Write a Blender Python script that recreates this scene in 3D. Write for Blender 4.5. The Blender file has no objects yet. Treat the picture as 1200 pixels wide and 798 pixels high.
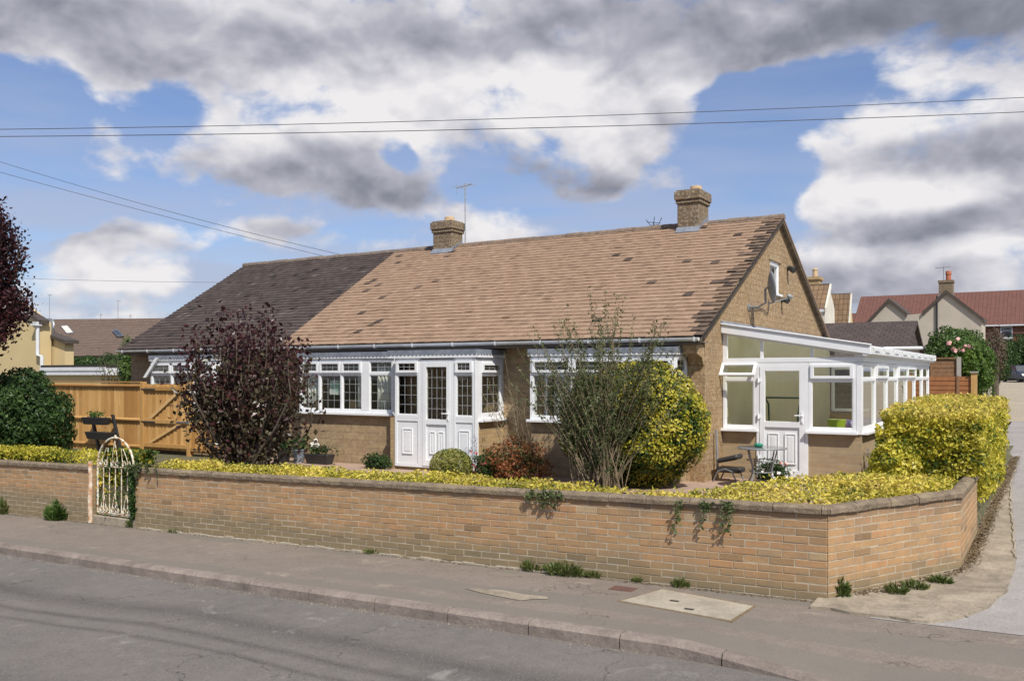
import bpy, bmesh, math, random
import numpy as np
from mathutils import Vector, Matrix
random.seed(7); rng = np.random.default_rng(7)
R_ = math.radians
scn = bpy.context.scene
# ------------------------------------------------------------------ camera
# world axes follow the bungalow: X along its front (to the right), Y into the garden's depth, Z up
CAM = np.array([5.072, -14.577, 2.2]); YAW = R_(31.2); FPX = 1061.0
cd = bpy.data.cameras.new('camera'); cam = bpy.data.objects.new('camera', cd)
scn.collection.objects.link(cam); scn.camera = cam
cam.location = CAM; cam.rotation_euler = (math.pi/2, 0, YAW)
cd.sensor_width = 36; cd.lens = 36*FPX/1200; cd.shift_y = 41/1200; cd.clip_end = 2000; cd.clip_start = .1
RT = np.array([math.cos(YAW), math.sin(YAW), 0]); FW = np.array([-math.sin(YAW), math.cos(YAW), 0]); UP = np.array([0, 0, 1.])
def ray(px, py): return FW + RT*(px-600)/FPX + UP*(440-py)/FPX
def at(px, py, D): return CAM + ray(px, py)*D
def onY(px, py, y): d = ray(px, py); return CAM + d*(y-CAM[1])/d[1]
def onX(px, py, x): d = ray(px, py); return CAM + d*(x-CAM[0])/d[0]
# ------------------------------------------------------------------ sun, sky, exposure
SUN_EL = R_(50); PH = R_(36)
sdir = Vector((math.cos(PH)*math.cos(SUN_EL), -math.sin(PH)*math.cos(SUN_EL), math.sin(SUN_EL)))
sl = bpy.data.lights.new('sun', 'SUN'); sl.energy = 5.0; sl.angle = R_(.53); sl.color = (1, .95, .86)
so = bpy.data.objects.new('sun', sl); scn.collection.objects.link(so); so.location = (20, -20, 30)
so.rotation_euler = sdir.to_track_quat('Z', 'Y').to_euler()
scn.view_settings.view_transform = 'Standard'; scn.view_settings.look = 'None'
scn.view_settings.exposure = 0.05; scn.view_settings.gamma = 1
wd = bpy.data.worlds.new('World'); scn.world = wd; wd.use_nodes = True
def build_sky():
    nt = wd.node_tree; N = nt.nodes; L = nt.links; N.clear()
    def nd(t, **k):
        n = N.new(t)
        for a, b in k.items(): setattr(n, a, b)
        return n
    def m(op, a, b=None, c=None, clamp=False):
        n = nd('ShaderNodeMath', operation=op, use_clamp=clamp)
        for i, v in enumerate((a, b, c)):
            if v is None: continue
            if isinstance(v, (int, float)): n.inputs[i].default_value = v
            else: L.new(v, n.inputs[i])
        return n.outputs[0]
    def vm(op, a, b=None, c=None):
        n = nd('ShaderNodeVectorMath', operation=op)
        for i, v in enumerate((a, b, c)):
            if v is None: continue
            if isinstance(v, (tuple, list)): n.inputs[i].default_value = v
            else: L.new(v, n.inputs[i])
        return n
    tc = nd('ShaderNodeTexCoord').outputs['Generated']
    d = vm('NORMALIZE', tc).outputs[0]
    sky = nd('ShaderNodeTexSky', sky_type='NISHITA', sun_disc=False, sun_elevation=SUN_EL,
             sun_rotation=math.atan2(sdir.x, sdir.y), altitude=50, air_density=1.0, dust_density=.6, ozone_density=1.6)
    dr = vm('DOT_PRODUCT', d, tuple(RT)).outputs['Value']; df = vm('DOT_PRODUCT', d, tuple(FW)).outputs['Value']
    sep = nd('ShaderNodeSeparateXYZ'); L.new(d, sep.inputs[0]); z = sep.outputs[2]
    az = m('ARCTAN2', dr, df); el = m('ARCSINE', z)
    cmb = nd('ShaderNodeCombineXYZ'); L.new(az, cmb.inputs[0]); L.new(el, cmb.inputs[1]); q = cmb.outputs[0]
    # gentle warp so that cloud banks have ragged outlines
    wn = nd('ShaderNodeTexNoise'); L.new(d, wn.inputs['Vector']); wn.inputs['Scale'].default_value = 7; wn.inputs['Detail'].default_value = 4
    q = vm('MULTIPLY_ADD', wn.outputs['Color'], (.11, .07, 0), q).outputs[0]
    def ang(px, py):
        a = math.atan((px-600)/FPX); return a+.055, math.atan((440-py)/FPX*math.cos(a))+.035
    def field(blobs):
        tot = None
        for px, py, rx, ry, amp in blobs:
            a, e = ang(px, py); sx, sy = FPX/rx, FPX/ry
            v = vm('MULTIPLY_ADD', q, (sx, sy, 0), (-a*sx, -e*sy, 0)).outputs[0]
            ln = vm('LENGTH', v).outputs['Value']
            mr = nd('ShaderNodeMapRange', interpolation_type='SMOOTHERSTEP'); L.new(ln, mr.inputs[0])
            mr.inputs[1].default_value = 1.25; mr.inputs[2].default_value = .35; mr.inputs[3].default_value = 0; mr.inputs[4].default_value = amp
            tot = mr.outputs[0] if tot is None else m('ADD', tot, mr.outputs[0])
        return tot
    B = m('MINIMUM', m('MAXIMUM', m('MULTIPLY_ADD', field(CLOUD_D), .95, .03), -.34), .52); S = m('MULTIPLY', field(CLOUD_S), .8)
    def fbm(off, sc, det=10, rough=.56):
        v = vm('MULTIPLY_ADD', d, (1, 1, 1.7), off).outputs[0]
        n = nd('ShaderNodeTexNoise'); L.new(v, n.inputs['Vector'])
        n.inputs['Scale'].default_value = sc; n.inputs['Detail'].default_value = det; n.inputs['Roughness'].default_value = rough
        n.inputs['Distortion'].default_value = .15
        return n.outputs['Fac']
    def puff(off, sc, det):
        v = vm('MULTIPLY_ADD', d, (1, 1, 1.5), off).outputs[0]
        wv = nd('ShaderNodeTexNoise'); L.new(v, wv.inputs['Vector']); wv.inputs['Scale'].default_value = 9; wv.inputs['Detail'].default_value = 3
        v = vm('MULTIPLY_ADD', wv.outputs['Color'], (.07, .07, .07), v).outputs[0]
        n = nd('ShaderNodeTexVoronoi', feature='F1', normalize=True); L.new(v, n.inputs['Vector'])
        n.inputs['Scale'].default_value = sc; n.inputs['Detail'].default_value = det; n.inputs['Roughness'].default_value = .5
        return m('SUBTRACT', 1, n.outputs['Distance'])
    n1 = fbm((0, 0, 0), 4.2, 12, .60); n1s = fbm((0, 0, 0), 5.0, 2.5, .45); ns = fbm((.014, -.010, .045), 5.0, 2.5, .45)
    p1 = puff((0, 0, 0), 11, 3.5); p2 = puff((.008, -.006, .017), 11, 3.5)
    dens = m('ADD', m('MULTIPLY_ADD', n1, 2.3, -.70), B)
    dens = m('ADD', dens, m('MULTIPLY', m('SUBTRACT', p1, .74), .85))
    mr = nd('ShaderNodeMapRange', interpolation_type='SMOOTHSTEP'); L.new(dens, mr.inputs[0])
    mr.inputs[1].default_value = .36; mr.inputs[2].default_value = .66
    cover = mr.outputs[0]
    # streaky thin veil between the clouds
    vv = vm('MULTIPLY', d, (2.5, 2.5, 16)).outputs[0]
    vn = nd('ShaderNodeTexNoise'); L.new(vv, vn.inputs['Vector']); vn.inputs['Scale'].default_value = 2.0; vn.inputs['Detail'].default_value = 6
    vr = nd('ShaderNodeMapRange'); L.new(vn.outputs['Fac'], vr.inputs[0]); vr.inputs[1].default_value = .30; vr.inputs[2].default_value = .62; vr.inputs[3].default_value = .15; vr.inputs[4].default_value = .92
    lowf = nd('ShaderNodeMapRange'); L.new(z, lowf.inputs[0]); lowf.inputs[1].default_value = .34; lowf.inputs[2].default_value = .06
    lowf.inputs[3].default_value = .12; lowf.inputs[4].default_value = 1
    hz = nd('ShaderNodeMapRange', interpolation_type='SMOOTHSTEP'); L.new(z, hz.inputs[0]); hz.inputs[1].default_value = .13; hz.inputs[2].default_value = .0
    veil = m('MAXIMUM', m('MULTIPLY', vr.outputs[0], lowf.outputs[0]), m('MULTIPLY', hz.outputs[0], .93))
    lit = m('ADD', m('MULTIPLY', m('SUBTRACT', n1s, ns), 1.3), m('MULTIPLY', m('SUBTRACT', p1, p2), 1.35))
    thick = nd('ShaderNodeMapRange'); L.new(dens, thick.inputs[0]); thick.inputs[1].default_value = .5; thick.inputs[2].default_value = 1.3
    thick.inputs[3].default_value = .04; thick.inputs[4].default_value = -.20
    t = m('ADD', m('ADD', m('ADD', lit, .78), thick.outputs[0]), S, clamp=True)
    cr = nd('ShaderNodeValToRGB'); L.new(t, cr.inputs[0]); e = cr.color_ramp.elements
    e[0].position = 0; e[0].color = (.185, .20, .245, 1); e[1].position = 1; e[1].color = (.97, .95, .96, 1)
    for p, c in ((.3, (.29, .30, .365, 1)), (.6, (.53, .535, .61, 1)), (.8, (.76, .75, .80, 1))):
        x = e.new(p); x.color = c
    ck = vm('SCALE', cr.outputs[0]); ck.inputs['Scale'].default_value = CLOUD_GAIN
    skc = vm('MULTIPLY', sky.outputs[0], SKY_TINT).outputs[0]
    veilc = nd('ShaderNodeMix', data_type='RGBA'); L.new(veil, veilc.inputs[0]); L.new(skc, veilc.inputs[6])
    veilc.inputs[7].default_value = tuple(CLOUD_GAIN*c for c in (.52, .56, .72)) + (1,)
    mx = nd('ShaderNodeMix', data_type='RGBA'); L.new(cover, mx.inputs[0]); L.new(veilc.outputs[2], mx.inputs[6]); L.new(ck.outputs[0], mx.inputs[7])
    bg = nd('ShaderNodeBackground'); L.new(mx.outputs[2], bg.inputs[0]); bg.inputs[1].default_value = .1
    out = nd('ShaderNodeOutputWorld'); L.new(bg.outputs[0], out.inputs[0])
CLOUD_GAIN = 8.6; SKY_TINT = (.92, 1.0, 1.22)
CLOUD_D = [ # cloud banks (+) and gaps (-): bearing x, y, half width, half height, amount
    (150, 28, 300, 62, .34), (560, 40, 300, 60, .28), (930, 22, 330, 70, .42), (480, 120, 300, 80, .34), (320, 180, 190, 45, .22),
    (700, 160, 120, 95, .26), (1090, 155, 160, 80, .36), (1080, 240, 150, 50, .26), (1070, 300, 180, 60, .26), (145, 300, 100, 55, .34), (520, 225, 180, 40, .16),
    (125, 150, 50, 60, .16), (590, 262, 75, 32, .30), (815, 212, 60, 26, .20), (345, 272, 65, 26, .18), (740, 215, 40, 50, .05), (575, 135, 130, 70, .50), (660, 195, 90, 45, .2),
    (50, 115, 95, 45, -.40), (190, 128, 42, 44, -.30), (925, 112, 110, 42, -.50), (850, 165, 70, 70, -.40), (760, 245, 120, 26, -.26),
    (905, 205, 45, 60, -.28), (662, 42, 30, 14, -.34), (472, 178, 30, 28, -.42), (50, 235, 120, 34, -.26), (260, 235, 130, 26, -.26),
    (450, 265, 80, 22, -.16), (25, 300, 45, 60, -.20), (275, 320, 40, 50, -.30), (900, 265, 60, 40, -.24), (660, 245, 60, 14, -.2)]
CLOUD_S = [ # brighter tops (+) and darker bases (-)
    (930, 22, 420, 70, -.42), (540, 5, 260, 30, -.06), (180, 40, 330, 50, -.16), (400, 115, 230, 55, .30), (700, 110, 120, 80, .26), (500, 215, 320, 42, -.34),
    (560, 110, 120, 50, .10), (280, 160, 60, 40, .14), (1030, 125, 140, 55, .26), (1140, 185, 120, 28, -.30), (1080, 262, 170, 22, -.22), (1040, 225, 130, 26, .26), (1050, 340, 240, 30, -.16),
    (150, 315, 90, 36, .32), (150, 280, 90, 14, -.12), (590, 262, 70, 26, .28), (1080, 292, 140, 14, .18), (120, 355, 160, 14, -.20)]
build_sky()
wd.cycles.sampling_method = 'MANUAL'; wd.cycles.sample_map_resolution = 512
# ------------------------------------------------------------------ mesh helpers
WO = {}                                             # world origin of every object built here
def tag(o, label=None, cat=None, group=None, kind=None):
    if label: o['label'] = label
    if cat: o['category'] = cat
    if group: o['group'] = group
    if kind: o['kind'] = kind
    return o
def thing(name, loc, label, cat, group=None):
    o = bpy.data.objects.new(name, None); scn.collection.objects.link(o)
    o.empty_display_size = .2; o.location = loc; WO[o.name] = np.array(loc, float)
    return tag(o, label, cat, group)
class Fr:                                           # a wall's own frame: u along it, d outwards, z up
    def __init__(s, o, u, d): s.o = np.array(o, float); s.u = np.array(u, float); s.d = np.array(d, float)
    def __call__(s, p): p = np.asarray(p, float); return s.o + p[0]*s.u + p[1]*s.d + np.array([0, 0, p[2]])
def front(y): return Fr((0, y, 0), (1, 0, 0), (0, -1, 0))
def side(x): return Fr((x, 0, 0), (0, 1, 0), (1, 0, 0))
class MB:
    def __init__(s, F=None): s.v = []; s.f = []; s.m = []; s.r = []; s.F = F
    def add(s, vs, fs, mi=0, r=None):
        b = len(s.v)
        if s.F: vs = [s.F(p) for p in vs]
        s.v += [tuple(map(float, p)) for p in vs]; s.f += [tuple(b+i for i in f) for f in fs]
        s.m += [mi]*len(fs); rr = random.random() if r is None else r; s.r += [rr]*len(fs)
    def box(s, x0, x1, y0, y1, z0, z1, mi=0, r=None):
        s.add([(x, y, z) for z in (z0, z1) for y in (y0, y1) for x in (x0, x1)],
              [(0, 2, 3, 1), (4, 5, 7, 6), (0, 1, 5, 4), (2, 6, 7, 3), (0, 4, 6, 2), (1, 3, 7, 5)], mi, r); return s
    def hexa(s, b, t, mi=0, r=None):                # bottom 4 points and top 4 points
        s.add(list(b)+list(t), [(3, 2, 1, 0), (4, 5, 6, 7), (0, 1, 5, 4), (1, 2, 6, 5), (2, 3, 7, 6), (3, 0, 4, 7)], mi, r); return s
    def prism(s, pts, a, b, axis='y', mi=0, r=None):  # polygon extruded along an axis; pts are the two other coordinates
        f = {'y': lambda p, t: (p[0], t, p[1]), 'x': lambda p, t: (t, p[0], p[1]), 'z': lambda p, t: (p[0], p[1], t)}[axis]
        n = len(pts); s.add([f(p, a) for p in pts]+[f(p, b) for p in pts],
              [tuple(range(n))[::-1], tuple(range(n, 2*n))]+[(i, (i+1) % n, n+(i+1) % n, n+i) for i in range(n)], mi, r); return s
    def tube(s, pts, r, n=8, mi=0, cap=True, rv=None):
        pts = [Vector(map(float, p)) for p in pts]; rs = r if isinstance(r, (list, tuple)) else [r]*len(pts)
        vs = []; up = None
        for i, p in enumerate(pts):
            t = (pts[min(i+1, len(pts)-1)]-pts[max(i-1, 0)]); t = t.normalized() if t.length > 1e-9 else Vector((0, 0, 1))
            if up is None: up = t.orthogonal().normalized()
            up = up-t*up.dot(t); up = up.normalized() if up.length > 1e-6 else t.orthogonal().normalized()
            w = t.cross(up)
            for k in range(n):
                a = 2*math.pi*k/n; vs.append(p+(up*math.cos(a)+w*math.sin(a))*rs[i])
        fs = [(i*n+k, i*n+(k+1) % n, (i+1)*n+(k+1) % n, (i+1)*n+k) for i in range(len(pts)-1) for k in range(n)]
        if cap: fs += [tuple(range(n))[::-1], tuple((len(pts)-1)*n+k for k in range(n))]
        s.add(vs, fs, mi, rv); return s
    def lathe(s, c, prof, n=20, mi=0, axis=None, r=None):
        q = Vector(axis).to_track_quat('Z', 'Y') if axis is not None else None; vs = []
        for rr, z in prof:
            for k in range(n):
                a = 2*math.pi*k/n; p = Vector((rr*math.cos(a), rr*math.sin(a), z))
                if q: p = q @ p
                vs.append((p.x+c[0], p.y+c[1], p.z+c[2]))
        m_ = len(prof); fs = [(i*n+k, i*n+(k+1) % n, (i+1)*n+(k+1) % n, (i+1)*n+k) for i in range(m_-1) for k in range(n)]
        fs += [tuple(range(n))[::-1], tuple((m_-1)*n+k for k in range(n))]
        s.add(vs, fs, mi, r); return s
def fill_mesh(me, V, faces_v, mi=None, rnd=None):
    pass
def finish(o, parent, V, name):
    lo, hi = V.min(0), V.max(0); org = np.array([(lo[0]+hi[0])/2, (lo[1]+hi[1])/2, lo[2]])
    po = WO[parent.name] if parent else np.zeros(3)
    o.data.transform(Matrix.Translation(-Vector(org))); scn.collection.objects.link(o)
    if parent: o.parent = parent
    o.location = org-po; WO[o.name] = org
    return o
def box_uv(me):
    nl = len(me.loops); npoly = len(me.polygons)
    co = np.empty(len(me.vertices)*3); me.vertices.foreach_get('co', co); co = co.reshape(-1, 3)
    li = np.empty(nl, int); me.loops.foreach_get('vertex_index', li)
    nm = np.empty(npoly*3); me.polygons.foreach_get('normal', nm); nm = nm.reshape(-1, 3)
    lt = np.empty(npoly, int); me.polygons.foreach_get('loop_total', lt)
    n = np.repeat(nm, lt, 0); flat = np.abs(n[:, 2]) > .97
    t = np.stack([-n[:, 1], n[:, 0], np.zeros(nl)], 1); ln = np.linalg.norm(t, axis=1, keepdims=True); ln[ln < 1e-9] = 1; t /= ln
    t[flat] = (1, 0, 0); b = np.cross(n, t); b[flat] = (0, 1, 0)
    sg = np.sign(np.where(np.abs(t[:, 0:1]) > .5, t[:, 0:1], t[:, 1:2])); sg[sg == 0] = 1; t = t*sg
    p = co[li]; uv = np.stack([(p*t).sum(1), (p*b).sum(1)], 1)
    l = me.uv_layers.new(name='UVMap'); l.data.foreach_set('uv', uv.ravel())
def obj(name, mb, mats, parent=None, bevel=0, smooth=False):
    me = bpy.data.meshes.new(name); V = np.array(mb.v, float)
    me.from_pydata(mb.v, [], mb.f)
    for m_ in (mats if isinstance(mats, (list, tuple)) else [mats]): me.materials.append(m_)
    me.polygons.foreach_set('material_index', mb.m)
    bm = bmesh.new(); bm.from_mesh(me); bmesh.ops.recalc_face_normals(bm, faces=bm.faces); bm.to_mesh(me); bm.free()
    a = me.attributes.new('rnd', 'FLOAT', 'FACE'); a.data.foreach_set('value', np.array(mb.r, np.float32))
    if smooth: me.polygons.foreach_set('use_smooth', [True]*len(me.polygons))
    box_uv(me)
    o = bpy.data.objects.new(name, me); finish(o, parent, V, name)
    if bevel:
        b = o.modifiers.new('bevel', 'BEVEL'); b.width = bevel; b.segments = 1; b.limit_method = 'ANGLE'; b.angle_limit = R_(40)
    return o
def npmesh(name, V, nper, mat, parent, rnd):        # faces of nper vertices each, nothing shared
    n = len(V)//nper; me = bpy.data.meshes.new(name); me.vertices.add(len(V)); me.vertices.foreach_set('co', V.astype(np.float32).ravel())
    me.loops.add(len(V)); me.loops.foreach_set('vertex_index', np.arange(len(V), dtype=np.int32))
    me.polygons.add(n); me.polygons.foreach_set('loop_start', np.arange(0, len(V), nper, dtype=np.int32))
    me.polygons.foreach_set('loop_total', np.full(n, nper, dtype=np.int32)); me.update(calc_edges=True)
    a = me.attributes.new('rnd', 'FLOAT', 'FACE'); a.data.foreach_set('value', rnd.astype(np.float32))
    me.materials.append(mat); o = bpy.data.objects.new(name, me); return finish(o, parent, V, name)
def vnoise(P, k, seed):
    r = np.random.default_rng(seed); out = np.zeros(len(P))
    for i in range(9): w = r.normal(size=3)*k*(1+.35*i); out += np.sin(P@w+r.uniform(0, 6.28))
    return out/3.0
def leaves(name, P, size, mat, parent=None, Nrm=None, asp=.55, spread=.8, jit=.5, rnd=None, droop=0, tan=None):
    """one small pointed leaf (two bent halves) at every point P"""
    P = np.asarray(P, float); n = len(P)
    d = rng.normal(size=(n, 3)); d /= np.linalg.norm(d, axis=1, keepdims=True)
    if Nrm is not None: d = d*spread+Nrm
    d[:, 2] -= droop; d /= np.linalg.norm(d, axis=1, keepdims=True)
    t = np.cross(d, rng.normal(size=(n, 3)));
    if tan is not None: t = tan+rng.normal(size=(n, 3))*.25; d = np.cross(t, rng.normal(size=(n, 3))); d /= np.linalg.norm(d, axis=1, keepdims=True)
    t /= np.linalg.norm(t, axis=1, keepdims=True)
    b = np.cross(d, t); s = size*(1+jit*rng.uniform(-1, 1, (n, 1)))
    L0 = P-t*s*.5; L1 = P+t*s*.5; c = P+t*s*.05; w = b*s*asp*.5; fold = d*s*.10
    V = np.stack([L0, c-w+fold, L1, L0, L1, c+w+fold], 1).reshape(-1, 3)
    r = np.clip(.5+.62*(rng.uniform(0, 1, n)-.5)+.19*vnoise(P, 3.2, 5)+.13*vnoise(P, 9., 6), 0, 1) if rnd is None else rnd
    return npmesh(name, V, 3, mat, parent, np.repeat(r, 2))
def blooms(parent, name, C, r, mat, n=9, size=.05):
    for c in C: P = rng.normal(size=(n, 3)); P = P/np.linalg.norm(P, axis=1, keepdims=True); leaves(name, P*r+np.array(c), size, mat, parent, P, asp=.95, spread=.4)
# ------------------------------------------------------------------ materials
class NT:
    def __init__(s, name):
        s.mat = bpy.data.materials.new(name); s.mat.use_nodes = True; s.t = s.mat.node_tree; s.N = s.t.nodes; s.L = s.t.links
        s.b = s.N['Principled BSDF']; s.co = s.N.new('ShaderNodeTexCoord')
    def node(s, t, ins=None, **k):
        n = s.N.new(t)
        for a, b in k.items(): setattr(n, a, b)
        for a, b in (ins or {}).items():
            if hasattr(b, 'node'): s.L.new(b, n.inputs[a])
            else: n.inputs[a].default_value = b
        return n
    def noise(s, scale, det=5, rough=.55, vec=None, dist=0):
        return s.node('ShaderNodeTexNoise', {'Vector': vec or s.co.outputs['Object'], 'Scale': scale, 'Detail': det, 'Roughness': rough, 'Distortion': dist}).outputs['Fac']
    def ramp(s, fac, stops, interp='LINEAR'):
        n = s.node('ShaderNodeValToRGB', {0: fac}); e = n.color_ramp.elements; n.color_ramp.interpolation = interp
        while len(e) < len(stops): e.new(.5)
        for x, (p, c) in zip(e, stops): x.position = p; x.color = tuple(c)[:3]+(1,) if not isinstance(c, float) else (c, c, c, 1)
        return n.outputs[0]
    def mix(s, fac, a, b, blend='MIX'):
        n = s.node('ShaderNodeMix', data_type='RGBA', blend_type=blend)
        for i, v in ((0, fac), (6, a), (7, b)):
            if hasattr(v, 'node'): s.L.new(v, n.inputs[i])
            elif i == 0: n.inputs[0].default_value = v
            else: n.inputs[i].default_value = tuple(v)[:3]+(1,)
        return n.outputs[2]
    def math(s, op, a, b=0.0, clamp=False):
        n = s.node('ShaderNodeMath', operation=op, use_clamp=clamp)
        for i, v in enumerate((a, b)):
            if hasattr(v, 'node'): s.L.new(v, n.inputs[i])
            else: n.inputs[i].default_value = v
        return n.outputs[0]
    def rng(s, v, a, b, c=0., d=1.):
        return s.node('ShaderNodeMapRange', {0: v, 1: a, 2: b, 3: c, 4: d}).outputs[0]
    def out(s, col, rough=.8, bump=None, bd=.01, bs=.6, spec=None, metal=0):
        for k, v in (('Base Color', col), ('Roughness', rough)):
            if hasattr(v, 'node'): s.L.new(v, s.b.inputs[k])
            else: s.b.inputs[k].default_value = v if k == 'Roughness' else tuple(v)[:3]+(1,)
        s.b.inputs['Metallic'].default_value = metal
        if spec is not None: s.b.inputs['Specular IOR Level'].default_value = spec
        if bump is not None:
            n = s.node('ShaderNodeBump', {'Height': bump, 'Distance': bd, 'Strength': bs}); s.L.new(n.outputs[0], s.b.inputs['Normal'])
        return s.mat
    def attr(s, n='rnd'): return s.node('ShaderNodeAttribute', attribute_name=n).outputs['Fac']
    def uv(s): return s.co.outputs['UV']
def plain(name, c1, c2=None, scale=6, rough=.6, bump=0, bs=40, metal=0, spec=None, lo=.35, hi=.65):
    t = NT(name); c2 = c2 or tuple(x*.8 for x in c1); n = t.noise(scale)
    col = t.ramp(n, [(lo, c1), (hi, c2)])
    return t.out(col, rough, t.noise(bs) if bump else None, bump or .01, spec=spec, metal=metal)
def brickmat(name, c1, c2, mortar, w=.225, h=.075, mt=.01, rough=.85, stain=(.25, .2, .14), st=.35, bd=.006, bias=0, noise=.35, mottle=None, offset=.5):
    t = NT(name)
    br = t.node('ShaderNodeTexBrick', {'Vector': t.uv(), 'Color1': tuple(c1)+(1,), 'Color2': tuple(c2)+(1,), 'Mortar': tuple(mortar)+(1,), 'Scale': 1., 'Mortar Size': mt/2,
                'Mortar Smooth': .15, 'Bias': bias, 'Brick Width': w, 'Row Height': h})
    br.offset = offset
    col = br.outputs['Color']; n = t.noise(11, 6); n2 = t.noise(1.3, 5)
    col = t.mix(t.rng(n, .3, .7, 0, noise), col, tuple(x*.55 for x in c1))
    if mottle:
        n3 = t.noise(mottle[1], 3, .6); col = t.mix(t.rng(n3, .5, .62, 0, mottle[2]), col, mottle[0])
    col = t.mix(t.rng(n2, .5, .75, 0, st), col, stain)
    hgt = t.math('ADD', t.math('MULTIPLY', br.outputs['Fac'], -1.0), t.math('MULTIPLY', n, .6))
    return t.out(col, rough, hgt, bd, .8)
def leafmat(name, stops, trans=.35, rough=.45):
    t = NT(name); col = t.ramp(t.attr(), stops); n = t.noise(1.2, 3)
    col = t.mix(t.rng(n, .35, .7, 0, .35), col, tuple(x*.6 for x in stops[0][1]))
    t.out(col, rough, spec=.35)
    tr = t.node('ShaderNodeBsdfTranslucent', {'Color': col}); mx = t.node('ShaderNodeMixShader', {0: trans})
    t.L.new(t.b.outputs[0], mx.inputs[1]); t.L.new(tr.outputs[0], mx.inputs[2]); t.L.new(mx.outputs[0], t.N['Material Output'].inputs[0])
    return t.mat
def glassmat(name, tint, refl=1.0):
    t = NT(name); fr = t.node('ShaderNodeFresnel', {'IOR': 1.5}); tr = t.node('ShaderNodeBsdfTransparent', {'Color': tuple(tint)+(1,)})
    gl = t.node('ShaderNodeBsdfGlossy', {'Color': (.95, .97, .95, 1), 'Roughness': .01})
    bf = t.node('ShaderNodeNewGeometry').outputs['Backfacing']; f = t.math('MULTIPLY', t.math('MULTIPLY', fr.outputs[0], refl*1.3, True), t.math('SUBTRACT', 1., bf)); mx = t.node('ShaderNodeMixShader', {0: f})
    t.L.new(tr.outputs[0], mx.inputs[1]); t.L.new(gl.outputs[0], mx.inputs[2]); t.L.new(mx.outputs[0], t.N['Material Output'].inputs[0])
    t.N.remove(t.b); return t.mat
def tilemat(name, stops, lichen=(.35, .33, .28), la=.3, rough=.85):
    t = NT(name); col = t.ramp(t.attr(), stops); n = t.noise(9, 6); n2 = t.noise(.8, 4); n3 = t.noise(40, 3)
    col = t.mix(t.rng(n, .35, .7, 0, .3), col, tuple(x*.6 for x in stops[len(stops)//2][1]))
    col = t.mix(t.rng(n2, .5, .7, 0, la), col, lichen)
    return t.out(col, rough, n3, .004, .6, spec=.25)
M = {}
M['upvc'] = plain('white_upvc', (.80, .81, .82), (.74, .75, .77), 3, .28, spec=.5)
M['glass'] = glassmat('window_glass', (.935, .95, .925), 1.05)
M['glassc'] = glassmat('conservatory_glass', (.945, .95, .90), 1.15)
M['lead'] = plain('lead_sheet', (.16, .18, .22), (.24, .26, .30), 8, .5)
M['leadbar'] = plain('glazing_bar_metal', (.42, .43, .44), (.3, .31, .32), 8, .5)
M['brickw'] = None
def wallbrick():
    t = NT('garden_wall_brick'); a = t.attr()
    col = t.ramp(a, [(0, (.22, .14, .075)), (.12, (.29, .185, .097)), (.35, (.385, .24, .122)), (.6, (.415, .255, .128)), (.84, (.435, .242, .118)), (.95, (.37, .26, .145)), (1, (.45, .33, .19))])
    n = t.noise(9, 8, .7); col = t.mix(t.rng(n, .44, .72, 0, .5), col, (.23, .16, .10))
    n1 = t.noise(55, 4, .6); col = t.mix(t.rng(n1, .55, .7, 0, .35), col, (.52, .40, .28))
    g = t.node('ShaderNodeNewGeometry'); sx = t.node('ShaderNodeSeparateXYZ', {0: g.outputs['Position']})
    n2 = t.noise(1.1, 5, .6); nst = t.noise(2.2, 7, .7); col = t.mix(t.rng(nst, .50, .70, 0, .45), col, (.25, .20, .15))
    low = t.rng(t.math('ADD', sx.outputs[2], t.math('MULTIPLY', n2, -.35)), .12, -.12)   # damp, mossy foot of the wall
    col = t.mix(t.math('MULTIPLY', low, .8), col, (.20, .17, .105))
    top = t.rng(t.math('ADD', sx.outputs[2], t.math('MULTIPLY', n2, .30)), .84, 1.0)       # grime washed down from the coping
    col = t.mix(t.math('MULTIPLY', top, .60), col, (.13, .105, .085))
    return t.out(col, .9, t.math('ADD', n, t.math('MULTIPLY', n1, .5)), .004, .8, spec=.2)
M['gbrick'] = wallbrick()
M['gmortar'] = plain('garden_wall_mortar', (.46, .40, .30), (.28, .24, .18), 7, .95, .004, 60)
def copingmat():
    t = NT('weathered_coping'); n = t.noise(10, 8, .7); n2 = t.noise(45, 4); n3 = t.noise(2.3, 4)
    col = t.ramp(n, [(.3, (.11, .085, .06)), (.5, (.19, .148, .105)), (.7, (.28, .225, .16))])
    col = t.mix(t.rng(n3, .5, .66, 0, .6), col, (.27, .215, .13)); col = t.mix(t.rng(n2, .58, .7, 0, .45), col, (.36, .31, .24))
    return t.out(col, .95, t.math('ADD', n, n2), .012, .9, spec=.2)
M['coping'] = copingmat()
M['hbrick'] = brickmat('buff_house_brick', (.47, .33, .165), (.40, .265, .125), (.36, .30, .21), w=.225, h=.075)
M['cbrick'] = brickmat('conservatory_brick', (.42, .31, .18), (.36, .235, .125), (.42, .37, .28), w=.3, h=.075, bias=-.2)
M['stone'] = brickmat('pitched_face_stone', (.38, .25, .128), (.31, .198, .095), (.32, .22, .12), w=.33, h=.11, mt=.010, stain=(.22, .17, .12), st=.45, bd=.03, noise=.8, mottle=((.52, .41, .27), 17, .5))
M['stoneb'] = brickmat('reconstituted_stone', (.37, .25, .145), (.41, .295, .17), (.33, .25, .16), w=.45, h=.15, mt=.012, st=.5, bd=.02, noise=.5, mottle=((.46, .35, .20), 9, .5))
M['chim'] = brickmat('chimney_stone', (.25, .175, .10), (.16, .115, .07), (.15, .12, .09), w=.2, h=.10, mt=.015, stain=(.36, .27, .12), st=.6, bd=.04, noise=.7, mottle=((.45, .40, .32), 20, .5))
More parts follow.
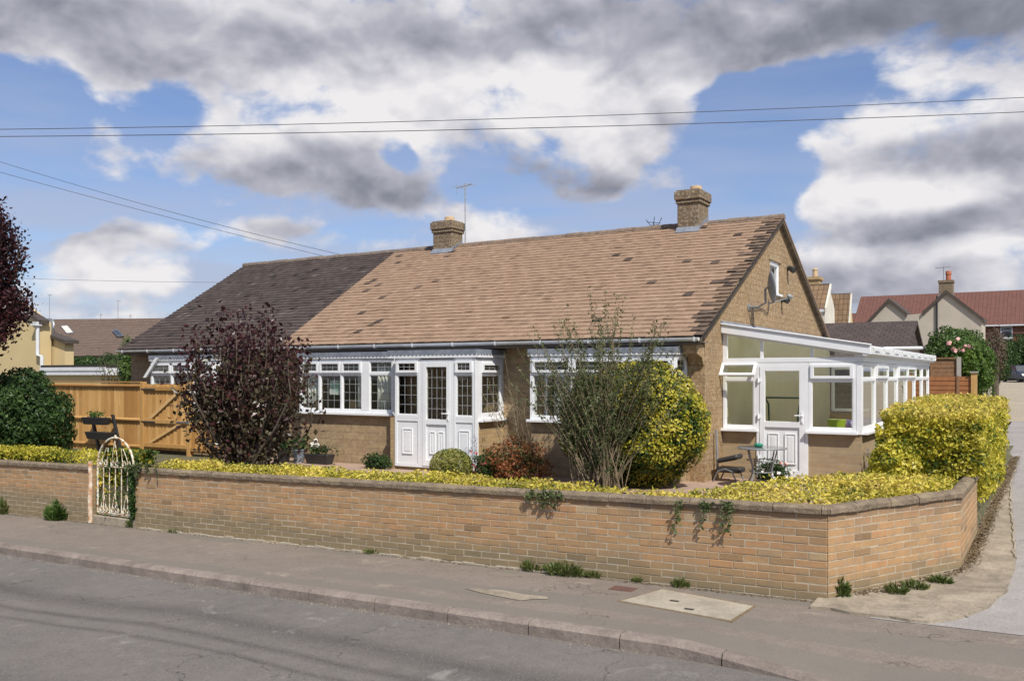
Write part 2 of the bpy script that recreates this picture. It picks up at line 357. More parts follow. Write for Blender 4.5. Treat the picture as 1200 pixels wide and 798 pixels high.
M['tan'] = tilemat('tan_concrete_tile', [(0, (.06, .045, .038)), (.06, (.13, .095, .07)), (.10, (.20, .135, .09)), (.4, (.285, .190, .128)), (.7, (.31, .208, .14)), (.93, (.345, .24, .168)), (1, (.43, .34, .26))], (.30, .22, .15), .22)
M['dark'] = tilemat('dark_brown_tile', [(0, (.035, .028, .026)), (.4, (.062, .046, .042)), (.8, (.085, .064, .056)), (1, (.15, .13, .12))], (.16, .145, .125), .18)
M['under'] = plain('roof_underlay', (.03, .025, .022), None, 6, .95)
M['ridge'] = plain('ridge_tile', (.24, .17, .12), (.13, .10, .08), 9, .9, .006, 40)
M['ridged'] = plain('dark_ridge_tile', (.12, .09, .075), (.20, .16, .13), 9, .9, .006, 40)
M['verge'] = plain('verge_mortar', (.17, .13, .09), (.08, .06, .045), 9, .95, .006, 40)
M['pot'] = plain('buff_chimney_pot', (.58, .42, .25), (.46, .33, .2), 5, .8)
M['gutter'] = plain('white_gutter', (.72, .73, .74), (.6, .61, .62), 4, .4)
M['darkpl'] = plain('black_plastic', (.022, .022, .024), (.03, .03, .032), 5, .45)
M['brownpipe'] = plain('brown_downpipe', (.06, .045, .035), None, 5, .5)
M['dishgrey'] = plain('grey_painted_metal', (.20, .21, .225), (.26, .27, .28), 5, .45)
M['dark_in'] = plain('room_plaster', (.55, .50, .38), (.48, .44, .33), 2, .9)
M['floor_in'] = plain('room_floor', (.14, .10, .07), None, 4, .6)
M['soffit'] = plain('soffit_board', (.16, .13, .11), None, 4, .7)
M['curtain'] = plain('white_curtain', (.74, .74, .71), (.62, .62, .60), 3, .9)
M['paper'] = None
M['palewood'] = plain('pale_wood', (.50, .36, .19), (.40, .27, .13), 9, .6)
def timbermat():
    t = NT('new_softwood'); a = t.attr(); col = t.ramp(a, [(0, (.33, .165, .05)), (.5, (.47, .26, .085)), (1, (.62, .38, .15))])
    mp = t.node('ShaderNodeMapping', {0: t.co.outputs['Object']}); mp.inputs['Scale'].default_value = (14, 14, 1.2)
    n = t.noise(2.2, 6, .6, mp.outputs[0], 1.2); col = t.mix(t.rng(n, .4, .7, 0, .55), col, (.30, .155, .05))
    v = t.noise(1.1, 3); col = t.mix(t.rng(v, .5, .7, 0, .3), col, (.60, .42, .22))
    return t.out(col, .7, n, .003, .5, spec=.3)
M['timber'] = timbermat()
M['iron'] = None
def rustwhite():
    t = NT('rusty_white_paint'); n = t.noise(13, 6, .65)
    return t.out(t.ramp(n, [(.44, (.70, .68, .58)), (.52, (.58, .48, .33)), (.60, (.30, .14, .05)), (.75, (.17, .075, .03))]), .7, n, .003, .6)
M['iron'] = rustwhite()
M['galv'] = plain('galvanised_steel', (.34, .35, .37), (.22, .23, .25), 12, .45, metal=.6)
M['bark'] = plain('bark', (.085, .062, .045), (.14, .11, .08), 18, .9, .006, 50)
M['twig'] = plain('grey_twig', (.30, .225, .145), (.19, .14, .09), 12, .9)
M['gold'] = leafmat('golden_variegated_leaf', [(0, (.05, .10, .02)), (.16, (.13, .19, .03)), (.28, (.44, .41, .04)), (.6, (.66, .57, .06)), (.85, (.76, .66, .09)), (1, (.80, .72, .22))])
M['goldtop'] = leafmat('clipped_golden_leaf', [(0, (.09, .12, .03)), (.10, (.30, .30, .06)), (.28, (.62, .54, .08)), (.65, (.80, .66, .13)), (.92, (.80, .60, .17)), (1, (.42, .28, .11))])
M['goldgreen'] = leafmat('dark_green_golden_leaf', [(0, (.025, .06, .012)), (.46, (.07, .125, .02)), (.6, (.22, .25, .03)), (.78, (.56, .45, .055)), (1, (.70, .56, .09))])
M['green'] = leafmat('green_leaf', [(0, (.018, .045, .012)), (.5, (.04, .085, .02)), (.85, (.075, .14, .03)), (1, (.13, .20, .06))])
M['brightgreen'] = leafmat('light_green_leaf', [(0, (.05, .10, .02)), (.5, (.09, .165, .035)), (1, (.17, .25, .07))])
M['domeleaf'] = leafmat('yellow_green_small_leaf', [(0, (.12, .16, .03)), (.5, (.28, .28, .06)), (1, (.50, .44, .14))])
M['domeleaf2'] = leafmat('fresh_green_leaf', [(0, (.05, .11, .02)), (.5, (.12, .21, .03)), (1, (.22, .32, .06))])
M['plum'] = leafmat('purple_leaf', [(0, (.028, .012, .012)), (.25, (.075, .024, .024)), (.5, (.065, .048, .028)), (.8, (.09, .08, .042)), (1, (.15, .13, .075))], .2, .32)
M['plumtop'] = leafmat('dark_purple_leaf', [(0, (.024, .010, .012)), (.6, (.065, .022, .026)), (1, (.12, .04, .04))], .25, .35)
M['willow'] = leafmat('grey_green_leaf', [(0, (.06, .085, .03)), (.6, (.125, .155, .055)), (1, (.24, .26, .12))])
M['redleaf'] = leafmat('russet_leaf', [(0, (.08, .12, .03)), (.35, (.16, .14, .045)), (.6, (.40, .14, .06)), (1, (.60, .22, .09))])
M['weed'] = leafmat('weed_leaf', [(0, (.08, .12, .03)), (.5, (.16, .21, .06)), (1, (.34, .31, .14))])
M['dry'] = plain('dead_leaf_litter', (.20, .145, .08), (.13, .09, .05), 20, .95)
M['petalw'] = plain('white_petal', (.85, .85, .80), None, 4, .6)
M['petalp'] = plain('pink_petal', (.80, .38, .36), (.85, .55, .50), 4, .6)
M['petalr'] = plain('red_petal', (.62, .09, .08), (.7, .2, .18), 4, .6)

# ------------------------------------------------------------------ ground
def hgt(x, y):                                      # the street falls gently to the left, the side drive climbs away
    z = .018*(max(-24., min(x, 9.))-3.17)
    if y > -5.43: z += .020*(min(y, 140)+5.43)
    return z
def sheet(name, poly_rows, mat, dz=0, hf=hgt):
    mb = MB(); cols = len(poly_rows[0]); vs = [(x, y, hf(x, y)+dz) for row in poly_rows for x, y in row]
    fs = [(r*cols+c, r*cols+c+1, (r+1)*cols+c+1, (r+1)*cols+c) for r in range(len(poly_rows)-1) for c in range(cols-1)]
    mb.add(vs, fs); o = obj(name, mb, mat); tag(o, kind='structure'); return o
def grid(xs, ys): return [[(x, y) for x in xs] for y in ys]
def tarmac(name, base, dark, light, speck=.5, worn=None, tracks=False):
    t = NT(name); g = t.node('ShaderNodeNewGeometry'); pos = g.outputs['Position']
    n = t.noise(.55, 5, .6, pos); n2 = t.noise(85, 3, .7, pos); n3 = t.noise(5, 6, .65, pos)
    col = t.ramp(n, [(.3, dark), (.7, base)]); col = t.mix(t.rng(n3, .35, .75, 0, .45), col, light)
    sx = t.node('ShaderNodeSeparateXYZ', {0: pos})
    if tracks:                                      # wheel-polished and tar-darkened bands along the road
        yy = t.math('ADD', sx.outputs[1], t.math('ADD', t.math('MULTIPLY', t.noise(.25, 2, .5, pos), .8), t.math('MULTIPLY', sx.outputs[0], -.02)))
        for c, w, a in ((-8.05, .30, .75), (-8.55, .10, .8), (-8.85, .07, .7), (-10.3, .5, .5)):
            f = t.rng(t.math('ABSOLUTE', t.math('SUBTRACT', yy, c)), w, 0., 0., a)
            col = t.mix(t.math('MULTIPLY', f, t.rng(n3, .3, .6, .4, 1)), col, tuple(x*.55 for x in dark))
    gr = t.noise(34, 3, .75, pos); col = t.mix(t.rng(gr, .52, .68, 0, .5), col, tuple(x*.62 for x in dark)); gr2 = t.noise(47, 2, .7, pos); col = t.mix(t.rng(gr2, .58, .70, 0, .45), col, tuple(min(1, x*1.35) for x in light))
    sp = t.node('ShaderNodeTexVoronoi', {'Vector': pos, 'Scale': 48.}); col = t.mix(t.rng(sp.outputs['Distance'], .28, .12, 0, speck), col, light)
    wc = t.node('ShaderNodeVectorMath', {0: pos, 1: t.node('ShaderNodeTexNoise', {'Vector': pos, 'Scale': 2.5, 'Detail': 6.}).outputs['Color']}, operation='ADD').outputs[0]
    ck = t.node('ShaderNodeTexVoronoi', {'Vector': wc, 'Scale': .7}, feature='DISTANCE_TO_EDGE'); cm = t.math('MULTIPLY', t.rng(ck.outputs['Distance'], .010, .002, 0, .7), t.rng(t.noise(.6, 3, .5, pos), .50, .58)); col = t.mix(cm, col, tuple(x*.4 for x in dark))
    wn = t.noise(2.1, 7, .7, pos, .5); 
    if worn: col = t.mix(t.rng(wn, .60, .70, 0, worn[1]), col, worn[0])
    return t, col, n2, sx
t, col, n2, sx = tarmac('road_tarmac', (.165, .148, .135), (.118, .108, .100), (.22, .20, .18), .8, ((.33, .31, .29), .5), True)
M['road'] = t.out(col, .85, n2, .006, .9, spec=.3)
t, col, n2, sx = tarmac('pavement_tarmac', (.215, .177, .148), (.165, .138, .116), (.28, .238, .20), .6, ((.42, .35, .265), .45))
nn = t.noise(.5, 3, .5, t.node('ShaderNodeNewGeometry').outputs['Position'])
yy = t.math('ADD', sx.outputs[1], t.math('MULTIPLY', nn, .55))
band = t.math('MULTIPLY', t.rng(yy, -6.52, -6.49), t.rng(yy, -6.05, -6.08)); band2 = t.rng(yy, -6.72, -6.75)
band3 = t.math('MULTIPLY', t.rng(yy, -5.45, -5.42), t.rng(nn, .5, .52))
m1 = t.math('MAXIMUM', t.math('MAXIMUM', t.math('MULTIPLY', band, t.rng(sx.outputs[0], -2.5, -2.4)), band2), band3)
col = t.mix(t.math('MULTIPLY', m1, t.rng(t.noise(1.2, 5, .6), .3, .7, .45, .9)), col, (.175, .157, .132))
M['pave'] = t.out(col, .9, n2, .005, .9, spec=.25)
t, col, n2, sx = tarmac('drive_tarmac', (.33, .305, .285), (.24, .22, .205), (.42, .39, .37), .5, ((.42, .40, .37), .6))
M['drive'] = t.out(col, .9, n2, .005, .9, spec=.25)
def concmat(name, a, b, c):
    t = NT(name); pos = t.node('ShaderNodeNewGeometry').outputs['Position']; n = t.noise(3.5, 8, .7, pos, .4); n2 = t.noise(30, 5, .7, pos)
    col = t.ramp(n, [(.3, a), (.5, b), (.72, c)]); col = t.mix(t.rng(n2, .48, .68, 0, .6), col, tuple(x*.8 for x in a)); n5 = t.noise(60, 3, .7, pos); col = t.mix(t.rng(n5, .55, .68, 0, .5), col, tuple(x*1.2 for x in c))
    n4 = t.noise(.9, 6, .7, pos, .8); col = t.mix(t.rng(n4, .5, .68, 0, .55), col, tuple(x*.7 for x in a))
    return t.out(col, .92, t.math('ADD', n, n2), .012, .7, spec=.2)
M['conc'] = concmat('worn_concrete', (.19, .16, .12), (.32, .27, .205), (.44, .38, .295))
M['kerbm'] = concmat('pink_kerb_concrete', (.17, .14, .12), (.255, .21, .18), (.33, .28, .24))
M['slab'] = concmat('pale_slab_concrete', (.30, .265, .21), (.38, .335, .265), (.44, .39, .31))
M['gravel'] = None
t = NT('pale_gravel'); pos = t.node('ShaderNodeNewGeometry').outputs['Position']; vo = t.node('ShaderNodeTexVoronoi', {'Vector': pos, 'Scale': 35.})
col = t.mix(t.rng(t.noise(.7, 5, .6, pos), .3, .7), (.50, .42, .30), (.38, .33, .25)); col = t.mix(t.rng(vo.outputs['Distance'], .2, .5, 0, .5), col, (.25, .21, .16))
M['gravel'] = t.out(col, .95, vo.outputs['Distance'], .02, .8)
t = NT('garden_soil_and_grass'); pos = t.node('ShaderNodeNewGeometry').outputs['Position']
M['soil'] = t.out(t.ramp(t.noise(6, 7, .7, pos), [(.35, (.06, .07, .03)), (.5, (.10, .095, .045)), (.65, (.17, .13, .08))]), .95, t.noise(30, 5, .6, pos), .02, .8)
M['patio'] = brickmat('pink_patio_paving', (.42, .29, .22), (.37, .26, .20), (.28, .24, .19), w=.45, h=.45, mt=.012, offset=0)
XS = [-400, -120, -60, -24, -16, -8, 0, 3.17, 5, 9, 30, 120, 400]
YS = [-400, -60, -30, -14, -7.55, -5.43, 10, 30, 60, 100, 140, 400, 1200]
sheet('ground', grid(XS, YS), M['soil'], -.16)
KX = [-60, -24, -20, -16, -12, -8, -4, 0, 2.3, 3.0, 3.4, 3.9, 4.6, 6, 9, 30]
def kerby(x): return -7.36-.008*(x+8) if x < 2.3 else -7.442-.19*((min(x, 4.6)-2.3)/1.5)**1.5
def kdrop(x): return .12 if x < 2.4 else max(.0, .12*(1-(x-2.4)/1.4))
ROADZ = -.125
def hroad(x, y): return hgt(x, y)+ROADZ
def hpave(x, y): return hgt(x, y)-(.118-kdrop(x)*.98)*max(0, min(1, 1-(y-kerby(x)-.126)/1.25))
sheet('road', [[(x, kerby(x)-dy) for x in KX] for dy in (-.5, 0.0, .4, .8, 1.2, 1.7, 3, 5, 6.3)], M['road'], .0, hroad)
sheet('far_pavement', grid(KX, (-17.5, -13.9)), M['pave'], .0)
# pavement between kerb and wall, then the side drive
PX = KX[:8]+[1.2, 1.8, 2.3, 2.6, 2.9, 3.2, 3.5, 3.8, 4.2, 4.6, 5.2, 6, 9, 30]
sheet('pavement', [[(x, kerby(x)+.126+f*(-5.35-kerby(x)-.126)) for x in PX] for f in (0, .15, .3, .45, .6, .75, 1)], M['pave'], .0, hpave)
DX = [3.6, 4.3, 5, 6, 7.5, 9, 9.5]
sheet('side_drive', grid(DX, (-5.9, -5.4, -3, 0, 4, 8, 14, 22)), M['drive'], .004)
sheet('gravel_yard', grid((-6, -2, 1, 3.5, 5, 9, 14, 26), (22.0, 30, 45, 60, 82)), M['gravel'], .008)
# worn concrete apron round the foot of the wall
edge = [(3.05, -5.80), (3.43, -5.83), (3.66, -5.86), (3.99, -5.90), (4.27, -5.66), (4.50, -5.05), (4.62, -4.3), (4.66, -3.4), (4.60, -2.0), (4.52, -.5), (4.42, 1.2), (4.30, 4), (4.25, 9)]
inner = [(3.05, -5.44), (3.2, -5.44), (3.30, -5.2), (3.42, -4.95), (3.60, -4.55), (3.80, -4.1), (4.0, -3.7), (4.12, -3.3), (4.12, -2.0), (4.12, -.5), (4.12, 1.2), (4.12, 4), (4.12, 9)]
def resample(P, n):
    P = np.array(P); d = np.r_[0, np.cumsum(np.linalg.norm(np.diff(P, axis=0), axis=1))]; t_ = np.linspace(0, d[-1], n); return np.c_[np.interp(t_, d, P[:, 0]), np.interp(t_, d, P[:, 1])]
edge = resample(edge, 90)+np.c_[rng.normal(size=90)*.012, rng.normal(size=90)*.012]; edge[:8, 1] += .03*np.sin(np.arange(8)*1.9); edge = [tuple(p) for p in edge]; inner = [tuple(p) for p in resample(inner, 90)]
mb = MB(); k = len(edge)
vs = [(x, y, hgt(x, y)+.028) for x, y in edge]+[(x, y, hgt(x, y)+.045) for x, y in inner]+[(x, y, hgt(x, y)-.05) for x, y in edge]
mb.add(vs, [(i, i+1, k+i+1, k+i) for i in range(k-1)]+[(i+1, i, 2*k+i, 2*k+i+1) for i in range(k-1)])
tag(obj('concrete_apron', mb, M['conc']), kind='structure')
mb = MB()
for i in range(24, k-12):                             # raised rounded edging of the apron
    a, b = np.array(edge[i]), np.array(edge[i+1]); 
    mb.tube([(a[0], a[1], hgt(*a)+.028), (b[0], b[1], hgt(*b)+.028)], .018, 6)
tag(obj('apron_edging', mb, M['conc']), kind='structure')
# kerb stones
mb = MB(); x = -20.0
while x < 29:
    L_ = .91; x1 = x+L_-.012; n = 4 if x > 1.2 else 1
    for q in range(n):
        a, b = x+(x1-x)*q/n, x+(x1-x)*(q+1)/n; c = random.uniform(-.003, .003)
        za, zb = hgt(a, -7), hgt(b, -7); ka, kb = kdrop(a), kdrop(b); ya, yb = kerby(a), kerby(b)
        ta, tb = ROADZ+ka+.008, ROADZ+kb+.008
        P = [(a, ya-.012, za-.3), (b, yb-.012, zb-.3), (b, yb+.128, zb-.3), (a, ya+.128, za-.3)]
        mb.add(P+[(a, ya-.012, za+ta-.035), (b, yb-.012, zb+tb-.035), (b, yb+.128, zb+tb+c), (a, ya+.128, za+ta+c), (a, ya+.018, za+ta+c), (b, yb+.018, zb+tb+c)],
               [(0, 1, 5, 4), (4, 5, 9, 8), (8, 9, 6, 7), (2, 3, 7, 6), (3, 0, 4, 8, 7), (1, 2, 6, 9, 5)])
    x += L_
tag(obj('kerb', mb, M['kerbm']), kind='structure')
# garden inside the wall, level with the house
sheet('garden', [[(-40, -5.38), (-16, -5.38), (3.1, -5.38), (3.1, -5.38)], [(-40, -3.5), (-16, -3.5), (3.1, -3.5), (4.05, -3.45)], [(-40, 12), (-16, 12), (3.1, 12), (4.05, 12)]], M['soil'], 0, lambda x, y: .40)
sheet('patio', grid((-9.6, -4, 0, 2.9), (-1.9, -.9, .9)), M['patio'], 0, lambda x, y: .42)
# ------------------------------------------------------------------ garden wall
def zt(x): return .925+.017*(x-3.17)               # top of the brickwork's line of courses (coping sits on it)
def brick_wall(P0, P1, parent, nose0=0, nose1=0, rows=13):
    """real bricks in stretcher bond, laid along P0-P1 in courses parallel to the coping"""
    a, b = np.array(P0, float), np.array(P1, float); L_ = np.linalg.norm(b-a); u = (b-a)/L_; nv = np.array([u[1], -u[0]])
    br = MB(); mo = MB(); H = .077; top = -.07
    def pt(s, d, z): p = a+u*s+nv*d; return (p[0], p[1], zt(p[0])+z)
    for r in range(rows):
        z1 = top-r*H; z0 = z1-H+.008; s = -(.125 if r % 2 else 0)+random.uniform(-.01, .01)
        while s < L_:
            s0, s1 = max(s, 0), min(s+.248, L_); s += .255
            if L_-s1 < .06: s1 = L_; s = L_+1
            if s1-s0 < .03: continue
            j = [random.uniform(-.0025, .0025) for _ in range(4)]; d = .051+random.uniform(-.002, .003)
            rr = min(1, max(0, random.gauss(.52, .20)))
            br.hexa([pt(s0, -d, z0+j[0]), pt(s1, -d, z0+j[1]), pt(s1, d, z0+j[1]), pt(s0, d, z0+j[0])],
                    [pt(s0, -d, z1+j[2]), pt(s1, -d, z1+j[3]), pt(s1, d, z1+j[3]), pt(s0, d, z1+j[2])], r=rr)
    n = max(1, int(L_/1.5))
    for i in range(n):
        s0, s1 = L_*i/n, L_*(i+1)/n; e0 = .004 if i == 0 else 0; e1 = .004 if i == n-1 else 0; d = .0485
        mo.hexa([pt(s0+e0, -d, -1.3), pt(s1-e1, -d, -1.3), pt(s1-e1, d, -1.3), pt(s0+e0, d, -1.3)], [pt(s0+e0, -d, -.072), pt(s1-e1, -d, -.072), pt(s1-e1, d, -.072), pt(s0+e0, d, -.072)])
    obj('brickwork', br, M['gbrick'], parent, bevel=.004)
    obj('mortar', mo, M['gmortar'], parent)
    # coping stones
    cp = MB(); s = -nose0; 
    while s < L_+nose1-.02:
        s1 = min(s+random.uniform(.42, .50), L_+nose1); w = .078+random.uniform(-.004, .004); h = random.uniform(-.004, .005)
        prof = [(-w, -.068), (-w, -.022), (-w*.62, .004), (-.02, .012+h), (.02, .012+h), (w*.62, .004), (w, -.022), (w, -.068)]
        A, B = s+.004, s1-.004; nn = len(prof)
        cut = 5; vs = []
        for q in range(cut+1):
            t_ = A+(B-A)*q/cut; vs += [pt(t_, d+random.uniform(-.003, .003), z+random.uniform(-.004, .004)) for d, z in prof]
        fs = [(q*nn+i, q*nn+(i+1) % nn, (q+1)*nn+(i+1) % nn, (q+1)*nn+i) for q in range(cut) for i in range(nn)]+[tuple(range(nn))[::-1], tuple(cut*nn+i for i in range(nn))]
        cp.add(vs, fs); s = s1
    obj('coping', cp, M['coping'], parent)
gw = thing('garden_wall', (-2, -5.43, -.1), 'long low buff brick garden wall with dark coping turning the street corner', 'wall')
brick_wall((-7.36, -5.43), (3.135, -5.43), gw, 0, .03)
brick_wall((3.10, -5.450), (4.10, -3.56), gw, .0, .03)
brick_wall((4.094, -3.572), (4.094, -1.35), gw, .02, 0)
gw2 = thing('garden_wall', (-12, -5.43, -.2), 'short stretch of low brick garden wall left of the white iron gate', 'wall')
brick_wall((-17, -5.43), (-8.50, -5.43), gw2)

# ------------------------------------------------------------------ window kit
def window(parent, F, u0, u1, z0, z1, mull=(), ztr=None, sash=(), grid_=(3, 4), tgrid=(3, 2), ft=.06, dep=.07, glass='glass', sill=True, name='window', mullw=.05, bars=True, sillp=.09, lightgrid=None):
    """u0..z1 outer size; mull = mullion centres; ztr = transom height; sash = indexes of lights with an opening top light"""
    f = MB(F); g = MB(F); b = MB(F)
    f.box(u0, u0+ft, 0, dep, z0, z1); f.box(u1-ft, u1, 0, dep, z0, z1); f.box(u0+ft, u1-ft, 0, dep, z0, z0+ft); f.box(u0+ft, u1-ft, 0, dep, z1-ft, z1)
    e = [u0+ft]
    for m_ in mull: c, w = (m_ if isinstance(m_, tuple) else (m_, mullw)); f.box(c-w/2, c+w/2, .002, dep+.003, z0+ft, z1-ft); e += [c-w/2, c+w/2]
    e.append(u1-ft)
    for i in range(0, len(e), 2):
        a, c = e[i], e[i+1]; li = i//2
        segs = [(z0+ft, z1-ft, grid_, False)]
        if ztr:
            f.box(a, c, .004, dep+.001, ztr-.028, ztr+.028)
            segs = [(z0+ft, ztr-.028, grid_, False), (ztr+.028, z1-ft, tgrid, li in sash)]
        for s0, s1, gr, op in segs:
            x0, x1 = a, c
            if op:
                k = .045; f.box(a-.012, a+k, dep+.003, dep+.03, s0-.012, s1+.012); f.box(c-k, c+.012, dep+.003, dep+.03, s0-.012, s1+.012)
                f.box(a+k, c-k, dep+.003, dep+.03, s0-.012, s0+k-.01); f.box(a+k, c-k, dep+.003, dep+.03, s1-k+.01, s1+.012)
                x0, x1, s0, s1 = a+k, c-k, s0+k-.01, s1-k+.01
            else:                                   # thin inner bead
                k = .016
                f.box(x0, x0+k, .03, dep-.008, s0, s1); f.box(x1-k, x1, .03, dep-.008, s0, s1); f.box(x0+k, x1-k, .03, dep-.008, s0, s0+k); f.box(x0+k, x1-k, .03, dep-.008, s1-k, s1)
                x0 += k; x1 -= k; s0 += k; s1 -= k
            d = dep+.012 if op else .040
            g.box(x0, x1, d-.004, d, s0, s1)
            if bars and gr:
                nc, nr = gr
                for q in range(1, nc): uu = x0+(x1-x0)*q/nc; b.box(uu-.0038, uu+.0038, d+.001, d+.004, s0, s1)
                for q in range(1, nr): zz = s0+(s1-s0)*q/nr; b.box(x0, x1, d+.002, d+.005, zz-.0038, zz+.0038)
    if sill: f.box(u0-.03, u1+.03, -.01, dep+sillp, z0-.045, z0-.002)
    o = obj(name, f, M['upvc'], parent, bevel=.004)
    obj('pane', g, M[glass], o)
    if bars and b.v: obj('glazing_bars', b, M['leadbar'], o)
    return o
def drape(name, F, u0, u1, z0, z1, mat, label=None, cat='curtain', parent=None, amp=.025, wl=.09, thick=.004, d0=0):
    mb = MB(F); n = int((u1-u0)/.02)+2; ph = random.random()*6
    for sgn in (0, 1):
        pass
    vs = []
    for i in range(n+1):
        u = u0+(u1-u0)*i/n; d = d0-amp*(1+math.sin(u/wl*6.283+ph+.6*math.sin(u*9)))
        vs += [(u, d, z0), (u, d, z1)]
    mb.add(vs, [(2*i, 2*i+2, 2*i+3, 2*i+1) for i in range(n)])
    o = obj(name, mb, mat, parent, smooth=True)
    s = o.modifiers.new('thick', 'SOLIDIFY'); s.thickness = thick
    if label: tag(o, label, cat)
    return o
def wall_open(mb, u0, u1, z0, z1, ops, d0, d1):     # wall with rectangular openings (u0,u1,z0,z1)
    ops = sorted(ops); u = u0
    for a, b, c, d in ops:
        if a > u: mb.box(u, a, d0, d1, z0, z1)
        if c > z0: mb.box(a, b, d0, d1, z0, c)
        if d < z1: mb.box(a, b, d0, d1, d, z1)
        u = b
    if u < u1: mb.box(u, u1, d0, d1, z0, z1)
def scallop(parent, F, u0, u1, zt_, zb, name='fascia', d=0., back=.02):
    """white fascia board under a dark lead apron whose lower edge is cut in scallops"""
    w = MB(F); w.box(u0, u1, d-back, d, zb, zt_-.005); obj(name, w, M['upvc'], parent, bevel=.003)
    l = MB(F); n = max(2, round((u1-u0)/.095)); pts = []
    for i in range(n):
        a = u0+(u1-u0)*i/n; b = u0+(u1-u0)*(i+1)/n
        for k in range(7):
            th = math.pi*k/6; pts.append(((a+b)/2-(b-a)/2*math.cos(th)*.98, zt_-.055-.042*math.sin(th)))
    poly = [(u0, zt_+.006)]+pts+[(u1, zt_+.006)]
    n_ = len(poly); l.add([(p[0], d+.001, p[1]) for p in poly]+[(p[0], d+.008, p[1]) for p in poly],
          [tuple(range(n_)), tuple(range(n_, 2*n_))[::-1]]+[(i, (i+1) % n_, n_+(i+1) % n_, n_+i) for i in range(n_)])
    return l
ZE = 2.845; YE = -.46; RUN = 4.6-YE; ZR = 5.53; SL = (ZR-ZE)/RUN        # eaves, ridge
def zroof(y): return ZE+(y-YE)*SL
def tiles(parent, xl, xr, mat, dark_prob=0, verge_r=False, seed=1, name='roof_tiles'):
    """courses of real tiles; xl(t), xr(t) give the left and right edge at 0 = eaves .. 1 = ridge"""
    rr = random.Random(seed); mb = MB(); rows = 34; c_, s_ = RUN/math.hypot(RUN, ZR-ZE), (ZR-ZE)/math.hypot(RUN, ZR-ZE)
    LS = math.hypot(RUN, ZR-ZE); g = LS/rows; W = .17
    def pt(x, s, n): return (x, YE+s*c_-n*s_, ZE+s*s_+n*c_)
    for r in range(rows):
        t_ = (r+.5)/rows; a, b = xl(t_), xr(t_); x = a-(W/2 if r % 2 else 0)-rr.uniform(0, .02)
        vl = rr.choice((.12, .22, .3, .34, .4)) if r % 2 else rr.choice((.06, .1, .3))
        while x < b:
            x0, x1 = max(a, x+.002), min(b, x+W-.002); x += W
            if x1-x0 < .03: continue
            s0 = r*g-.02+rr.uniform(-.006, .006); s1 = s0+g+.05; lift = .019+rr.uniform(-.002, .004); v = rr.uniform(.12, 1) if rr.random() > .02 else 1
            v = .12+.88*rr.betavariate(3.5, 3.5)
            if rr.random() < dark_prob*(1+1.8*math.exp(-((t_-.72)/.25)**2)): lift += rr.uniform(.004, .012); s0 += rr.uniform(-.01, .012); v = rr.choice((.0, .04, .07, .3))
            if verge_r and x1 > b-vl: v = rr.uniform(0, .05) if t_ < .16 else rr.uniform(.0, .12); lift += .012  # course ends painted dark for the shade under lifted verge tiles, with mortar stain
            n0 = lift; n1 = .004; th = .016
            q = rr.uniform(-.004, .004)
            mb.hexa([pt(x0, s0, n0-th+q), pt(x1, s0, n0-th-q), pt(x1, s1, n1-th), pt(x0, s1, n1-th)], [pt(x0, s0, n0+q), pt(x1, s0, n0-q), pt(x1, s1, n1), pt(x0, s1, n1)], r=v)
    return obj(name, mb, mat, parent)
XB0, XB1 = -9.35, -10.15                            # party line between the two roofs, eaves and ridge
# ------------------------------------------------------------------ bungalow
bg = thing('bungalow', (-4.8, 4.6, .42), 'buff stone bungalow with tan tiled roof, glazed white porch and gable end', 'house')
W = MB(front(0)); wall_open(W, -9.75, -.26, .3, 2.80, [(-8.5, -6.25, 1.43, 2.5), (-2.9, -.42, 1.41, 2.5)], -.25, 0)
obj('front_wall', W, M['stoneb'], bg); W = MB(); W.box(-9.75, 0, 9.0, 9.2, .3, 2.8); obj('rear_wall', W, M['stoneb'], bg)
G = MB()                                            # gable wall with its small attic window
def col(y0, y1, za, zb_): G.prism([(y0, za), (y1, za), (y1, zb_(y1)), (y0, zb_(y0))], -.26, 0, 'x')
zg = lambda y: (ZE-.10+(y-YE)*SL) if y <= 4.6 else (ZE-.10+(9.66-y)*SL)
GW0, GW1, GZ0, GZ1 = 3.98, 4.72, 3.90, 4.56
G.prism([(0, .3), (9.2, .3), (9.2, 2.7), (0, 2.7)], -.26, 0, 'x')
G.prism([(0, 2.7), (GW0, 2.7), (GW0, zg(GW0)), (0, zg(0))], -.26, 0, 'x')
G.prism([(GW0, 2.7), (GW1, 2.7), (GW1, GZ0), (GW0, GZ0)], -.26, 0, 'x')
G.prism([(GW0, GZ1), (GW1, GZ1), (GW1, zg(GW1)), (4.6, zg(4.6)), (GW0, zg(GW0))], -.26, 0, 'x')
G.prism([(GW1, 2.7), (9.2, 2.7), (9.2, zg(9.2)), (GW1, zg(GW1))], -.26, 0, 'x')
obj('gable_wall', G, M['stone'], bg)
C_ = MB(side(0)); C_.prism([(-.42, 2.6), (0, 2.6), (0, 2.3), (-.04, 2.3), (-.10, 2.42)], 0, 1) if False else None
C_ = MB(); C_.prism([(-.40, 2.72), (.0, 2.72), (.0, 2.38), (-.05, 2.38), (-.12, 2.50), (-.36, 2.56)], -.25, -.004, 'x'); obj('corbel', C_, M['stone'], bg)
I = MB(); I.box(-9.6, -.3, .26, 4.2, .40, .44, 1); I.box(-9.6, -.3, 4.0, 4.1, .44, 2.75); I.box(-9.6, -.3, .0, 4.2, 2.72, 2.76)
I.box(-6.05, -5.95, .26, 4.0, .44, 2.72); I.box(-3.55, -3.45, .26, 4.0, .44, 2.72); obj('interior', I, [M['dark_in'], M['floor_in']], bg)
R = MB(); c_, s_ = RUN/math.hypot(RUN, ZR-ZE), (ZR-ZE)/math.hypot(RUN, ZR-ZE)
